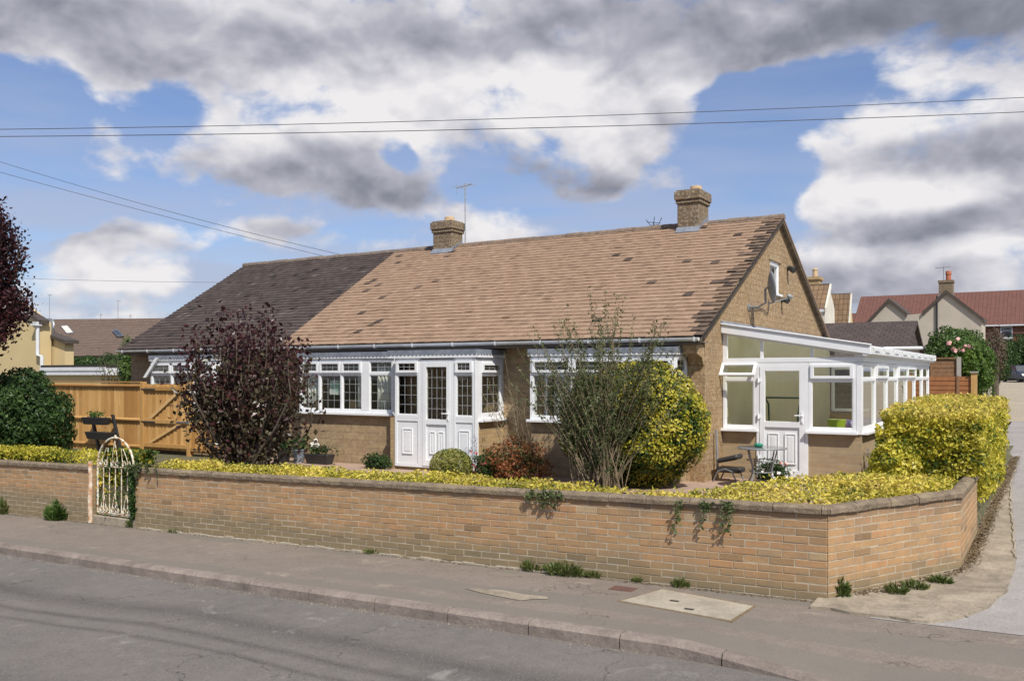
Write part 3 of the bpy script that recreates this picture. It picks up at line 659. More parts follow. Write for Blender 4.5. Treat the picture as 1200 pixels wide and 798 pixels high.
def slab(mb, x0e, x1e, x0r, x1r, off, th, mi=0, back=False):
    e = lambda x, n: (x, (YE-n*s_ if not back else 9.66+n*s_), ZE+n*c_); r_ = lambda x, n: (x, 4.6, ZR+n*c_)
    mb.hexa([e(x0e, off-th), e(x1e, off-th), r_(x1r, off-th), r_(x0r, off-th)], [e(x0e, off), e(x1e, off), r_(x1r, off), r_(x0r, off)], mi)
slab(R, XB0, .12, XB1, .12, -.02, .05); slab(R, XB0, .12, XB1, .12, -.02, .05, 1, True)
roof = obj('roof', R, [M['under'], M['tan']], bg)
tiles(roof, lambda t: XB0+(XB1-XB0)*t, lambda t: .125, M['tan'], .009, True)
V_ = MB()
for sgn in (0, 1):                                  # verge: undercloak and mortar along both slopes of the gable
    y0, y1 = (YE, 4.6) if not sgn else (9.66, 4.6)
    V_.hexa([(.0, y0, ZE-.12), (.10, y0, ZE-.12), (.10, y1, ZR-.12), (.0, y1, ZR-.12)], [(.0, y0, ZE-.03), (.118, y0, ZE-.03), (.118, y1, ZR-.03), (.0, y1, ZR-.03)])
obj('verge', V_, M['verge'], roof)
def ridge(parent, x0, x1, mat, seed=3):
    rr = random.Random(seed); mb = MB(); x = x0
    while x < x1-.05:
        b = min(x+.44, x1); h = rr.uniform(-.006, .008); vs = []
        for xx, e in ((x+.003, 0), (b-.003, .0)):
            for k in range(9):
                a = math.pi*k/8; vs.append((xx, 4.6-math.cos(a)*.125, ZR-.045+math.sin(a)*.10+h))
        mb.add(vs, [(k, k+1, 10+k, 9+k) for k in range(8)]+[tuple(range(9)), tuple(range(17, 8, -1))]); x = b
    return obj('ridge_tiles', mb, mat, parent)
ridge(roof, -9.9, -8.85, M['ridged'], 5); ridge(roof, -8.08, -2.15, M['ridge']); ridge(roof, -1.50, .125, M['ridge'], 8)
def chimney(parent, x0, x1, y0, y1, ztop, potx, poty, potr=.13, poth=.12, mat='chim'):
    mb = MB(); zb = zroof(y0)-.25
    mb.box(x0, x1, y0, y1, zb, ztop-.30); mb.box(x0-.03, x1+.03, y0-.03, y1+.03, ztop-.30, ztop-.22); mb.box(x0-.055, x1+.055, y0-.055, y1+.055, ztop-.22, ztop-.03)
    mb.box(x0-.02, x1+.02, y0-.02, y1+.02, ztop-.03, ztop)
    c = obj('chimney', mb, M[mat], parent, bevel=.012)
    p = MB(); p.lathe((potx, poty, ztop), [(potr*1.1, 0), (potr*1.1, .03), (potr, .05), (potr*.95, poth), (potr*.8, poth+.01)], 18); obj('chimney_pot', p, M['pot'], c, smooth=False)
    f = MB()                                        # stepped lead flashing
    for q in range(4):
        a = y0+(y1-y0)*.9*q/4; f.box(x1, x1+.006, a, a+.14, zroof(a)-.02, zroof(a)+.13)
    f.hexa([(x0-.01, y0-.10, zroof(y0-.10)+.02), (x1+.03, y0-.10, zroof(y0-.10)+.02), (x1+.03, y0-.001, zroof(y0)+.012), (x0-.01, y0-.001, zroof(y0)+.012)],
           [(x0-.01, y0-.10, zroof(y0-.10)+.035), (x1+.03, y0-.10, zroof(y0-.10)+.035), (x1+.03, y0-.006, zroof(y0)+.10), (x0-.01, y0-.006, zroof(y0)+.10)])
    obj('flashing', f, M['lead'], c)
chimney(roof, -2.09, -1.60, 4.22, 4.85, 6.24, -1.80, 4.6)
chimney(roof, -8.68, -8.10, 4.22, 4.72, 6.14, -8.36, 4.5)
# eaves: soffit, gutter with brackets
def eaves(parent, x0, x1, mat='gutter'):
    s_b = MB(); s_b.box(x0, x1, YE+.06, -.002, 2.74, 2.76); s_b.box(x0, x1, YE+.035, YE+.058, 2.70, ZE-.04); obj('soffit', s_b, M['soffit'], parent)
    mb = MB(); n = 7; vs = []
    yc, zc, r = YE-.045, 2.815, .058
    for xx in (x0-.02, x1+.02):
        for rr_, rev in ((r, 0), (r-.006, 1)):
            ks = range(n+1) if not rev else range(n, -1, -1)
            for k_ in ks: a = math.pi+math.pi*k_/n; vs.append((xx, yc+rr_*math.cos(a), zc+rr_*math.sin(a)))
    m_ = 2*(n+1); mb.add(vs, [(i, (i+1) % m_, m_+(i+1) % m_, m_+i) for i in range(m_)]+[tuple(range(m_))[::-1], tuple(range(m_, 2*m_))])
    for xx in (x0-.02, x1+.02): mb.prism([(yc-r, zc), (yc+r, zc), (yc+r*.7, zc-r*.7), (yc, zc-r), (yc-r*.7, zc-r*.7)], xx-.006, xx+.006, 'x')
    g = obj('gutter', mb, M[mat], parent)
    x = x0+.2
    while x < x1: b = MB(); b.box(x, x+.03, yc-r-.006, yc-r+.002, zc-.05, zc+.008); b.box(x, x+.03, yc-r, yc+r, zc-r-.008, zc-r-.001); x += .95; obj('gutter_bracket', b, M[mat], g)
eaves(bg, -9.7, .05)
pb = MB(); pb.tube([(-8.72, -.07, 2.74), (-8.72, -.07, .45)], .034, 10); obj('downpipe', pb, M['brownpipe'], bg)
aw = window(bg, side(-.10), GW0, GW1, GZ0, GZ1, ft=.075, dep=.08, bars=False, sillp=.08)
ln = MB(side(0)); ln.box(GW0-.1, GW1+.1, .001, .02, GZ1+.002, GZ1+.12); obj('lintel', ln, M['stoneb'], bg, bevel=.004)
# left bay
def bay(parent, x0, x1, y, zs, mull, sash, left=True, right=True, z1=2.53, base='stoneb'):
    mb = MB(); mb.box(x0+.02, x1-.02, y+.015, -.003, .3, zs-.05); obj('bay_base', mb, M[base], parent)
    window(parent, front(y+.07), x0, x1, zs, z1, mull, ztr=2.235, sash=sash, grid_=(3, 4), tgrid=(3, 2))
    if right: window(parent, side(x1-.07), y+.075, -.002, zs, z1, (), ztr=2.235, grid_=(2, 4), tgrid=(2, 2), sill=True)
    if left: window(parent, Fr((x0+.07, 0, 0), (0, 1, 0), (-1, 0, 0)), y+.075, -.002, zs, z1, (), ztr=2.235, grid_=(2, 4), tgrid=(2, 2), sill=True)
    r = MB(); r.box(x0-.02, x1+.02, y-.02, .0, z1+.11, z1+.14); r.box(x0+.01, x1-.01, y+.08, 0, z1+.003, z1+.108); obj('bay_roof', r, M['lead'], parent)
    l = scallop(parent, front(y-.03), x0-.03, x1+.03, z1+.135, z1+.01)
    lo = obj('lead_apron', l, M['lead'], parent)
    if right: l = scallop(parent, side(x1+.03), y-.03, -.002, z1+.135, z1+.01); obj('lead_apron', l, M['lead'], parent)
bay(bg, -8.62, -6.10, -.60, 1.45, (-8.06, -7.46, (-6.825, .21)), (0, 1, 2), right=False)
bay(bg, -3.02, -.30, -.60, 1.42, (-2.17, -1.25), (0, 1, 2))
# porch
YP = -.95; XL, XR_ = -5.80, -3.94
mb = MB(); mb.box(XL-.12, XL-.002, YP+.02, -.003, .3, 1.40); mb.box(XL-.12, XR_+.0, YP+.06, -.003, .3, .47); mb.box(XR_-.10, XR_-.003, YP+.075, -.003, .47, 1.35); obj('porch_base', mb, M['hbrick'], bg)
PZ1 = 2.52
w1 = window(bg, front(YP+.07), XL, -5.20, 1.40, PZ1, (), ztr=2.235, sash=(0,), sill=False, name='sidelight')
w2 = window(bg, front(YP+.07), -4.44, -3.96, 1.40, PZ1, (), ztr=2.235, sash=(0,), sill=False, name='sidelight')
window(bg, side(XR_-.07), YP+.10, -.002, 1.40, PZ1, ((-.66, .03),) if False else (), ztr=2.235, sash=(0,), grid_=(3, 4), tgrid=(3, 2), name='window', ft=.10)
pf = MB(front(YP+.07)); pf.box(XR_-.018, XR_+.002, -.02, .082, .47, PZ1); pf.box(XL, XR_-.02, -.02, .075, PZ1+.002, PZ1+.02)
obj('porch_post', pf, M['upvc'], bg, bevel=.004)
def panel(mb, F, u0, u1, z0, z1, raised):
    mb.box(u0, u1, .01, .055, z0, z1)
    for a, b, c, d in raised:
        mb.box(a, b, .056, .064, c, d); k = .018
        mb.box(a, a+k, .0645, .074, c, d); mb.box(b-k, b, .0645, .074, c, d); mb.box(a+k, b-k, .0645, .074, c, c+k); mb.box(a+k, b-k, .0645, .074, d-k, d); mb.box(a+.05, b-.05, .0645, .070, c+.05, d-.05)
for a, b, pr in ((XL, -5.20, [(-5.62, -5.38, .72, 1.20)]), (-4.44, -3.962, [(-4.32, -4.08, .72, 1.20)])):
    q = MB(front(YP+.07)); q.box(a, a+.055, 0, .07, .48, 1.40-.002); q.box(b-.055, b, 0, .07, .48, 1.398); q.box(a+.055, b-.055, 0, .07, .48, .54); q.box(a+.055, b-.055, 0, .07, 1.34, 1.398)
    panel(q, None, a+.057, b-.057, .542, 1.338, pr); obj('door_side_panel', q, M['upvc'], bg, bevel=.003)
def door(parent, F, u0, u1, z0, z1, zmid, ps, glass='glass', grid_=(4, 5), handle_u=None, hinge_u=None, nm='door'):
    f = MB(F); f.box(u0, u0+.055, 0, .07, z0, z1); f.box(u1-.055, u1, 0, .07, z0, z1); f.box(u0+.055, u1-.055, 0, .07, z1-.055, z1); f.box(u0+.055, u1-.055, 0, .07, z0, z0+.03)
    fr = obj('door_frame', f, M['upvc'], parent, bevel=.003)
    d = MB(F); a, b, c, e = u0+.058, u1-.058, z0+.033, z1-.058; k = .085
    d.box(a, a+k, .012, .082, c, e); d.box(b-k, b, .012, .082, c, e); d.box(a+k, b-k, .012, .082, e-k, e); d.box(a+k, b-k, .012, .082, c, c+k+.03); d.box(a+k, b-k, .012, .082, zmid-.05, zmid+.05)
    panel(d, F, a+k+.001, b-k-.001, c+k+.031, zmid-.051, ps)
    dl = obj(nm, d, M['upvc'], parent, bevel=.004)
    g = MB(F); g.box(a+k, b-k, .046, .050, zmid+.05, e-k); obj('pane', g, M[glass], dl)
    if grid_:
        m_ = MB(F); x0, x1, s0, s1 = a+k, b-k, zmid+.05, e-k
        for q in range(1, grid_[0]): uu = x0+(x1-x0)*q/grid_[0]; m_.box(uu-.0038, uu+.0038, .051, .054, s0, s1)
        for q in range(1, grid_[1]): zz = s0+(s1-s0)*q/grid_[1]; m_.box(x0, x1, .052, .055, zz-.0038, zz+.0038)
        obj('glazing_bars', m_, M['leadbar'], dl)
    h = MB(F); hu = handle_u; zz = zmid+.16
    h.box(hu-.018, hu+.018, .083, .092, zz-.14, zz+.06); h.box(hu-.012, hu+.012, .092, .125, zz-.012, zz+.012); h.box(hu-.12, hu+.014, .118, .134, zz-.011, zz+.011); h.box(hu-.012, hu+.012, .092, .102, zz-.11, zz-.08)
    obj('handle', h, M['upvc'], dl, bevel=.003)
    if hinge_u is not None:
        for zz in (z0+.35, zmid-.0+.13, z1-.3): hh = MB(F); hh.tube([(hinge_u, .10, zz-.045), (hinge_u, .10, zz+.045)], .014, 8); hh.box(hinge_u-.03, hinge_u+.045, .071, .092, zz-.03, zz+.03); obj('hinge', hh, M['upvc'], dl)
    return dl
door(bg, front(YP+.07), -5.195, -4.445, .48, 2.50, 1.34, [(-4.98, -4.85, .74, 1.16), (-4.78, -4.65, .74, 1.16)], handle_u=-4.545)
r = MB(); r.box(XL-.14, XR_+.03, YP-.02, .0, PZ1+.12, PZ1+.15); r.box(XL, XR_-.02, YP+.10, 0, PZ1+.025, PZ1+.118); obj('porch_roof', r, M['lead'], bg)
obj('lead_apron', scallop(bg, front(YP-.03), XL-.15, XR_+.04, PZ1+.15, PZ1+.005), M['lead'], bg)
obj('lead_apron', scallop(bg, side(XR_+.04), YP-.03, -.002, PZ1+.15, PZ1+.005), M['lead'], bg)

# behind the glass of the bungalow (rooms seen through the windows)
drape('net_curtain', front(-.48), -8.52, -8.14, 1.47, 2.30, M['curtain'], 'gathered white curtain at the left edge of the left bay window')
drape('net_curtain', front(-.48), -7.16, -6.94, 1.47, 2.48, M['curtain'], 'narrow white curtain beside the wide white post of the left bay window')
drape('net_curtain', front(-.48), -6.64, -6.16, 1.47, 2.48, M['curtain'], 'full white curtain filling the light of the left bay next to the porch')
for k, (a, b) in enumerate(((-2.62, -2.22), (-2.12, -1.3), (-1.2, -.4))):
    drape('window_blind', front(-.46), a, b, 1.45, 2.2, M['curtain'], ('white blind in the leftmost light of the right bay, behind the twiggy shrub', 'white blind in the middle light of the right bay behind the round golden bush', 'white blind in the light of the right bay nearest the gable corner')[k], 'blind', amp=.012, wl=.1)
t = NT('pinned_map_paper'); n = t.noise(5, 4); M['paper'] = t.out(t.ramp(n, [(.45, (.72, .74, .72)), (.52, (.25, .52, .50)), (.6, (.45, .60, .35)), (.68, (.7, .72, .7))]), .7)
mb = MB(front(-.46)); mb.box(-7.90, -7.58, 0, .004, 1.80, 2.10); tag(obj('poster', mb, M['paper']), 'white sheet with blue green shapes propped in the left bay window', 'poster')
ch = thing('dining_chair', (-7.35, -.2, 1.0), 'pale wooden chair back seen through the left bay window', 'chair')
for a, b in ((-7.62, -7.42), (-7.30, -7.14)):
    mb = MB(front(-.15)); mb.box(a, a+.03, 0, .03, .45, 1.72); mb.box(b-.03, b, 0, .03, .45, 1.72); mb.box(a+.03, b-.03, .005, .025, 1.52, 1.70); mb.box(a+.03, b-.03, .005, .025, 1.40, 1.45); obj('backrest', mb, M['palewood'], ch)
mb = MB(); mb.box(-7.62, -7.14, -.14, .24, .87, .90); obj('seat', mb, M['palewood'], ch)
# neighbour, the other half of the pair
nb = thing('bungalow', (-12.4, 4.6, .42), 'darker roofed left half of the bungalow pair, mostly behind the purple shrub', 'house')
W = MB(front(0)); wall_open(W, -15.0, -9.76, .3, 2.80, [(-13.4, -11.3, 1.43, 2.5)], -.25, 0); obj('front_wall', W, M['stoneb'], nb)
W = MB(); W.box(-15.0, -14.75, .002, 9.0, .3, 2.75); W.prism([(YE+.3, 2.751), (9.3, 2.751), (4.6, zg(4.6)-.05)], -15.2, -15.0, 'x'); obj('side_wall', W, M['stoneb'], nb)
I = MB(); I.box(-14.7, -9.8, 4.0, 4.1, .44, 2.75); I.box(-14.7, -9.8, .26, 4.2, .40, .44); obj('interior', I, M['dark_in'], nb)
R = MB(); slab(R, -14.85, XB0-.002, -15.9, XB1-.002, -.02, .05); slab(R, -14.85, XB0-.002, -15.9, XB1-.002, -.02, .05, 1, True); nroof = obj('roof', R, [M['under'], M['dark']], nb)
tiles(nroof, lambda t: -14.85-1.05*t, lambda t: XB0+(XB1-XB0)*t-.004, M['dark'], .01, False, 4)
ridge(nroof, -15.95, -9.9, M['ridged'], 9)
eaves(nb, -14.8, -9.76)
bay(nb, -13.45, -11.2, -.60, 1.45, (-12.7, -11.95), (0, 1, 2), right=True)
sh = MB(); sh.hexa([(-13.6, -.7, 2.15), (-13.5, -.7, 2.15), (-13.5, -.66, 2.15), (-13.6, -.66, 2.15)], [(-13.15, -.7, 2.62), (-13.05, -.7, 2.62), (-13.05, -.66, 2.62), (-13.15, -.66, 2.62)]); obj('bracket', sh, M['upvc'], nb)
# ------------------------------------------------------------------ conservatory
M['inplaster'] = plain('olive_cream_plaster', (.50, .47, .33), (.45, .42, .29), 2, .9)
CY, CX, CE = .94, 2.32, 9.72
co = thing('conservatory', (1.2, 5, .42), 'white framed lean-to conservatory on a brick base against the gable wall', 'conservatory')
b = MB(); b.box(.002, .60, CY, CY+.2, .3, 1.235); b.box(1.47, CX-.01, CY, CY+.2, .3, 1.235); b.box(CX-.22, CX-.01, CY+.201, CE, .3, 1.235); b.box(.002, CX-.222, CE-.2, CE, .3, 1.235)
obj('brick_base', b, M['cbrick'], co)
b = MB(); b.box(.002, CX-.23, CY+.21, CE-.21, .40, .46); obj('floor', b, M['patio'], co); b = MB(); b.box(.004, .018, CY+.06, CE-.22, .462, 2.96); obj('inner_wall', b, M['inplaster'], co)
Ff = front(CY+.05); Fs = side(CX-.07)
window(co, Ff, .01, .60, 1.28, 2.42, (), ztr=2.13, sash=(), bars=False, glass='glassc', ft=.05)
window(co, Ff, 1.47, CX-.09, 1.28, 2.42, (), ztr=2.13, sash=(0,), bars=False, glass='glassc', ft=.05)
door(co, Ff, .602, 1.468, .45, 2.42, 1.37, [(.80, .98, .70, 1.22), (1.08, 1.27, .70, 1.22)], 'glassc', None, handle_u=1.375, hinge_u=.64)
ys = [CY+.06]+[2.2+1.26*i for i in range(6)]+[CE-.09]
window(co, Fs, CY+.045, CE, 1.28, 2.42, tuple((y, .06) for y in ys[1:-1]), ztr=2.13, sash=(1, 3, 4), bars=False, glass='glassc', ft=.06)
Fb = Fr((0, CE-.07, 0), (1, 0, 0), (0, 1, 0))
window(co, Fb, .02, CX-.09, 1.28, 2.42, (1.15,), ztr=2.13, bars=False, glass='glassc', sill=False)
cp = MB(); cp.box(CX-.088, CX+.004, CY-.025, CY+.043, 1.236, 2.42); obj('corner_post', cp, M['upvc'], co, bevel=.006)
# open top light, tilted out at the left of the front
q = math.radians(38); ol = MB(); 
def opn(u, w, t): # w down along sash, t thickness
    return (u, CY-.02-w*math.sin(q)-t*math.cos(q), 2.40-w*math.cos(q)+t*math.sin(q))
def bx(mb, u0, u1, w0, w1, t0=0, t1=.04): mb.hexa([opn(u0, w0, t0), opn(u1, w0, t0), opn(u1, w1, t0), opn(u0, w1, t0)], [opn(u0, w0, t1), opn(u1, w0, t1), opn(u1, w1, t1), opn(u0, w1, t1)])
bx(ol, .0, .05, 0, .27); bx(ol, .57, .62, 0, .27); bx(ol, .05, .57, 0, .05); bx(ol, .05, .57, .22, .27); o_ = obj('open_top_light', ol, M['upvc'], co, bevel=.004)
ol = MB(); bx(ol, .05, .57, .05, .22, .018, .022); obj('pane', ol, M['glassc'], o_)
# head beam, lean-to gable frame and its glass
def zr(x): return 3.06-.165*x
hb = MB(Ff); hb.box(.002, CX+.02, -.01, .075, 2.422, 2.50); obj('head_beam', hb, M['upvc'], co, bevel=.004)
gf = MB(Ff)
for a, c in ((.002, .085), (.66, .71), (1.50, 1.55), (2.20, 2.29)): gf.prism([(a, 2.502), (c, 2.502), (c, zr(c)-.115), (a, zr(a)-.115)], .0, .06, 'y') if False else gf.hexa([(a, 0, 2.502), (c, 0, 2.502), (c, .06, 2.502), (a, .06, 2.502)], [(a, 0, zr(a)-.11), (c, 0, zr(c)-.11), (c, .06, zr(c)-.11), (a, .06, zr(a)-.11)])
gf.hexa([(.002, .003, zr(0)-.15), (CX, .003, zr(CX)-.15), (CX, .063, zr(CX)-.15), (.002, .063, zr(0)-.15)], [(.002, .003, zr(0)-.105), (CX, .003, zr(CX)-.105), (CX, .063, zr(CX)-.105), (.002, .063, zr(0)-.105)])
gfo = obj('gable_frame', gf, M['upvc'], co, bevel=.004)
gg = MB(Ff); gg.hexa([(.08, .03, 2.50), (2.25, .03, 2.50), (2.25, .034, 2.50), (.08, .034, 2.50)], [(.08, .03, zr(.08)-.12), (2.25, .03, zr(2.25)-.12), (2.25, .034, zr(2.25)-.12), (.08, .034, zr(.08)-.12)]); obj('pane', gg, M['glassc'], gfo)
rf = MB(); X1 = CX+.14
def rs(mb, x0, x1, y0, y1, a, b_, mi=0): mb.hexa([(x0, y0, zr(x0)+a), (x1, y0, zr(x1)+a), (x1, y1, zr(x1)+a), (x0, y1, zr(x0)+a)], [(x0, y0, zr(x0)+b_), (x1, y0, zr(x1)+b_), (x1, y1, zr(x1)+b_), (x0, y1, zr(x0)+b_)], mi)
t = NT('opal_roof_sheet'); t.out((.85, .86, .85), .35); tr = t.node('ShaderNodeBsdfTranslucent', {'Color': (.92, .93, .90, 1)}); mx = t.node('ShaderNodeMixShader', {0: .8}); t.L.new(t.b.outputs[0], mx.inputs[1]); t.L.new(tr.outputs[0], mx.inputs[2]); t.L.new(mx.outputs[0], t.N['Material Output'].inputs[0]); M['opal'] = t.mat
rs(rf, .01, X1, CY-.04, CE+.04, -.03, -.005); rfo = obj('roof', rf, M['opal'], co)
rb = MB(); rs(rb, .005, X1+.01, CY-.11, CY-.03, -.115, .03); rs(rb, .005, X1+.012, CY-.135, CY-.02, .031, .055)
obj('bargeboard', rb, M['upvc'], rfo, bevel=.006); rb = MB(); rs(rb, .005, X1+.005, CE+.041, CE+.1, -.10, .03); obj('bargeboard', rb, M['upvc'], rfo, bevel=.006)
rb = MB()
for i in range(9): y = CY+.15+i*(CE-CY-.3)/8; rs(rb, .01, X1+.02, y, y+.055, -.004, .028)
y0 = 0
obj('glazing_bars', rb, M['upvc'], rfo, bevel=.004)
for i in range(8): y = CY+.4+i*(CE-CY-.3)/8; rb = MB(); rb.box(X1-.02, X1+.012, y, y+.45, zr(X1)-.045, zr(X1)+.0); obj('sheet_end_cap', rb, M['upvc'], rfo)
eb = MB(); eb.box(CX-.065, CX+.02, CY-.02, CE, 2.422, zr(CX)-.035); obj('eaves_beam', eb, M['upvc'], co, bevel=.004)
gt = MB(); gt.prism([(CX+.022, 2.60), (CX+.13, 2.60), (CX+.13, 2.55), (CX+.10, 2.515), (CX+.022, 2.515)], CY-.10, CE+.05, 'y'); obj('gutter', gt, M['gutter'], co, bevel=.004)
fl = MB(); fl.hexa([(.003, CY-.12, 3.09), (.09, CY-.12, 3.075), (.09, CE, 3.075), (.003, CE, 3.09)], [(.003, CY-.12, 3.16), (.02, CY-.12, 3.155), (.02, CE, 3.155), (.003, CE, 3.16)]); obj('lead_flashing', fl, M['lead'], co)
# things inside it
tb = thing('table', (1.9, 3.3, .46), 'white table inside the conservatory seen through its front window', 'table')
q_ = MB(); q_.box(1.25, 1.95, 2.6, 4.0, 1.18, 1.22); obj('tabletop', q_, M['upvc'], tb, bevel=.005)
for x in (1.3, 1.88):
    for y in (2.66, 3.92): q_ = MB(); q_.box(x, x+.05, y, y+.05, .46, 1.179); obj('leg', q_, M['upvc'], tb)
M['bluecloth'] = plain('blue_folded_cloth', (.12, .17, .42), (.55, .35, .50), 12, .8); M['lime'] = plain('lime_plastic', (.35, .50, .03), None, 4, .4)
q_ = MB(); q_.lathe((1.72, 2.75, 1.221), [(.17, 0), (.22, .05), (.20, .12), (.12, .17), (.02, .18)], 12); tag(obj('cloth_bundle', q_, M['bluecloth'], smooth=True), 'blue patterned cloth heap on the table inside the conservatory', 'cloth')
q_ = MB(); q_.lathe((1.80, 1.55, 1.20), [(.11, 0), (.15, .20), (.16, .25)], 14); tag(obj('bucket', q_, M['lime']), 'lime green tub in the conservatory window below the blue cloth', 'tub')
st = MB(); st.box(1.66, 1.94, 1.42, 1.68, .46, 1.199); tag(obj('stool', st, M['palewood'], bevel=.01), 'pale box stool under the lime green tub inside the conservatory', 'stool')
cb = thing('cupboard', (2.0, 6.6, .46), 'brown wooden cupboard at the back of the conservatory', 'cupboard'); M['brownwood'] = plain('brown_wood', (.20, .10, .045), (.14, .07, .03), 8, .5)
q_ = MB(); q_.box(1.55, 2.0, 6.2, 7.2, .46, 2.02); obj('cabinet', q_, M['brownwood'], cb, bevel=.01)
for a in (6.22, 6.72): q_ = MB(); q_.box(1.532, 1.549, a, a+.46, .52, 1.98); obj('door', q_, M['brownwood'], cb, bevel=.004)
M['greenmetal'] = plain('dark_green_metal', (.02, .07, .055), None, 4, .4)
ga = thing('garden_seat', (.6, 2.6, .46), 'dark green tubular seat inside the conservatory behind the door', 'seat')
for x in (.25, .95):
    q_ = MB(); q_.tube([(x, 2.3, .47), (x, 2.32, 1.3), (x, 2.45, 1.62), (x, 2.7, 1.78), (x, 2.95, 1.66), (x, 3.1, .47)], .018, 8); obj('frame', q_, M['greenmetal'], ga)
q_ = MB(); q_.tube([(.25, 2.7, 1.78), (.95, 2.7, 1.78)], .018, 8); q_.box(.26, .94, 2.4, 3.0, .92, .97); obj('seat', q_, M['greenmetal'], ga)
# ------------------------------------------------------------------ fittings on the roof and gable
sd = thing('satellite_dish', (0, 2.5, 3.5), 'grey satellite dish on a bent arm on the gable wall', 'satellite dish')
dn = Vector((.86, .50, .10)).normalized(); dc = Vector((.42, 2.36, 3.84)); mb = MB(); qd = dn.to_track_quat('Z', 'Y'); n = 28; vs = []
for side_, rr_ in ((0, 0), (1, .012)):
    for k_ in range(6):
        r_ = k_/5
        for a in range(n):
            th = 2*math.pi*a/n; v = Vector((.23*r_*math.cos(th), .30*r_*math.sin(th), .07*r_*r_-rr_)); vs.append(tuple(dc+qd @ v))
mb.add(vs, [(s_*6*n+k_*n+a, s_*6*n+k_*n+(a+1) % n, s_*6*n+(k_+1)*n+(a+1) % n, s_*6*n+(k_+1)*n+a) for s_ in (0, 1) for k_ in range(5) for a in range(n)]+[(5*n+a, 5*n+(a+1) % n, 11*n+(a+1) % n, 11*n+a) for a in range(n)])
obj('dish', mb, M['dishgrey'], sd, smooth=True)
lnb = dc+dn*.42+Vector((0, 0, -.22))
mb = MB(); mb.tube([(.0, 2.47, 3.50), (.20, 2.47, 3.50), (.34, 2.42, 3.56), (.34, 2.40, 3.82), tuple(dc-dn*.02)], .022, 8); mb.lathe((.001, 2.47, 3.50), [(.07, 0), (.07, .015)], 12, axis=(1, 0, 0)); obj('bracket', mb, M['dishgrey'], sd)
mb = MB(); mb.tube([tuple(dc-Vector((0, 0, .30))), tuple(lnb)], .012, 6); obj('arm', mb, M['dishgrey'], sd)
mb = MB(); mb.lathe(tuple(lnb), [(.035, -.02), (.04, .04), (.03, .08)], 10, axis=tuple(dc-lnb)); obj('receiver', mb, M['dishgrey'], sd)
mb = MB(); mb.tube([(.02, 2.5, 3.46), (.03, 2.9, 3.50), (.02, 3.3, 3.52), (.02, 3.75, 3.44), (.02, 3.85, 3.75)], .009, 5); obj('cable', mb, M['darkpl'], sd)
def spot(y, z, lab, L_=.16, tilt=-.5):
    t_ = thing('floodlight', (0, y, z), lab, 'light'); a = MB(); a.tube([(0, y, z), (.07, y, z+.02)], .02, 8); a.lathe((.001, y, z), [(.05, 0), (.05, .015)], 12, axis=(1, 0, 0)); obj('mount', a, M['darkpl'], t_)
    a = MB(); a.lathe((.07, y-.04, z+.02), [(.035, -.06), (.05, .0), (.07, L_*.7), (.066, L_*.7+.01)], 12, axis=(.8, -.4, tilt)); obj('head', a, M['darkpl'], t_)
spot(5.35, 4.50, 'small black floodlight right of the attic window near the roof edge'); spot(4.86, 3.78, 'small grey floodlight at the lower right corner of the attic window', .13, -.2)
def yagi(base, h, label, boom=(.45, .25), n=7, el=.22, name='tv_aerial', mat='dishgrey', zt_off=.0, dirv=(.95, -.3, 0), r=.012):
    t_ = thing(name, tuple(base), label, 'aerial'); a = MB(); b0 = Vector(base); a.tube([tuple(b0), tuple(b0+Vector((0, 0, h)))], r*1.3, 6); obj('mast', a, M[mat], t_)
    d = Vector(dirv).normalized(); e = Vector((-d.y, d.x, 0)); a = MB(); p = b0+Vector((0, 0, h-.06)); a.tube([tuple(p-d*boom[0]), tuple(p+d*boom[1])], r*.8, 6)
    for i in range(n):
        c = p-d*boom[0]+d*(boom[0]+boom[1])*i/(n-1); l = el*(1-.35*i/n); a.tube([tuple(c-e*l), tuple(c+e*l)], r*.45, 4)
    for s_ in (-1, 1): a.tube([tuple(p-d*boom[0]), tuple(p-d*boom[0]+Vector((0, 0, s_*.16)))], r*.45, 4)
    obj('antenna', a, M[mat], t_)
M['alu'] = plain('weathered_aluminium', (.38, .39, .41), (.26, .27, .28), 8, .5)
yagi((-7.98, 4.66, 5.4), 1.72, 'tall television aerial strapped to the left chimney', (.35, .30), 7, .22, mat='alu')
ae = thing('wire_aerial', (-2.9, 4.85, 5.45), 'small branching aerial low behind the ridge left of the right chimney', 'aerial'); a = MB()
a.tube([(-2.9, 4.85, 5.2), (-2.9, 4.85, 5.72)], .012, 6); a.tube([(-3.08, 4.85, 5.78), (-2.98, 4.85, 5.64), (-2.78, 4.85, 5.64), (-2.70, 4.85, 5.80)], .008, 5); a.tube([(-2.9, 4.85, 5.64), (-2.88, 4.85, 5.83)], .008, 5); a.tube([(-3.0, 4.7, 5.70), (-2.8, 5.0, 5.70)], .007, 5); obj('antenna', a, M['darkpl'], ae)
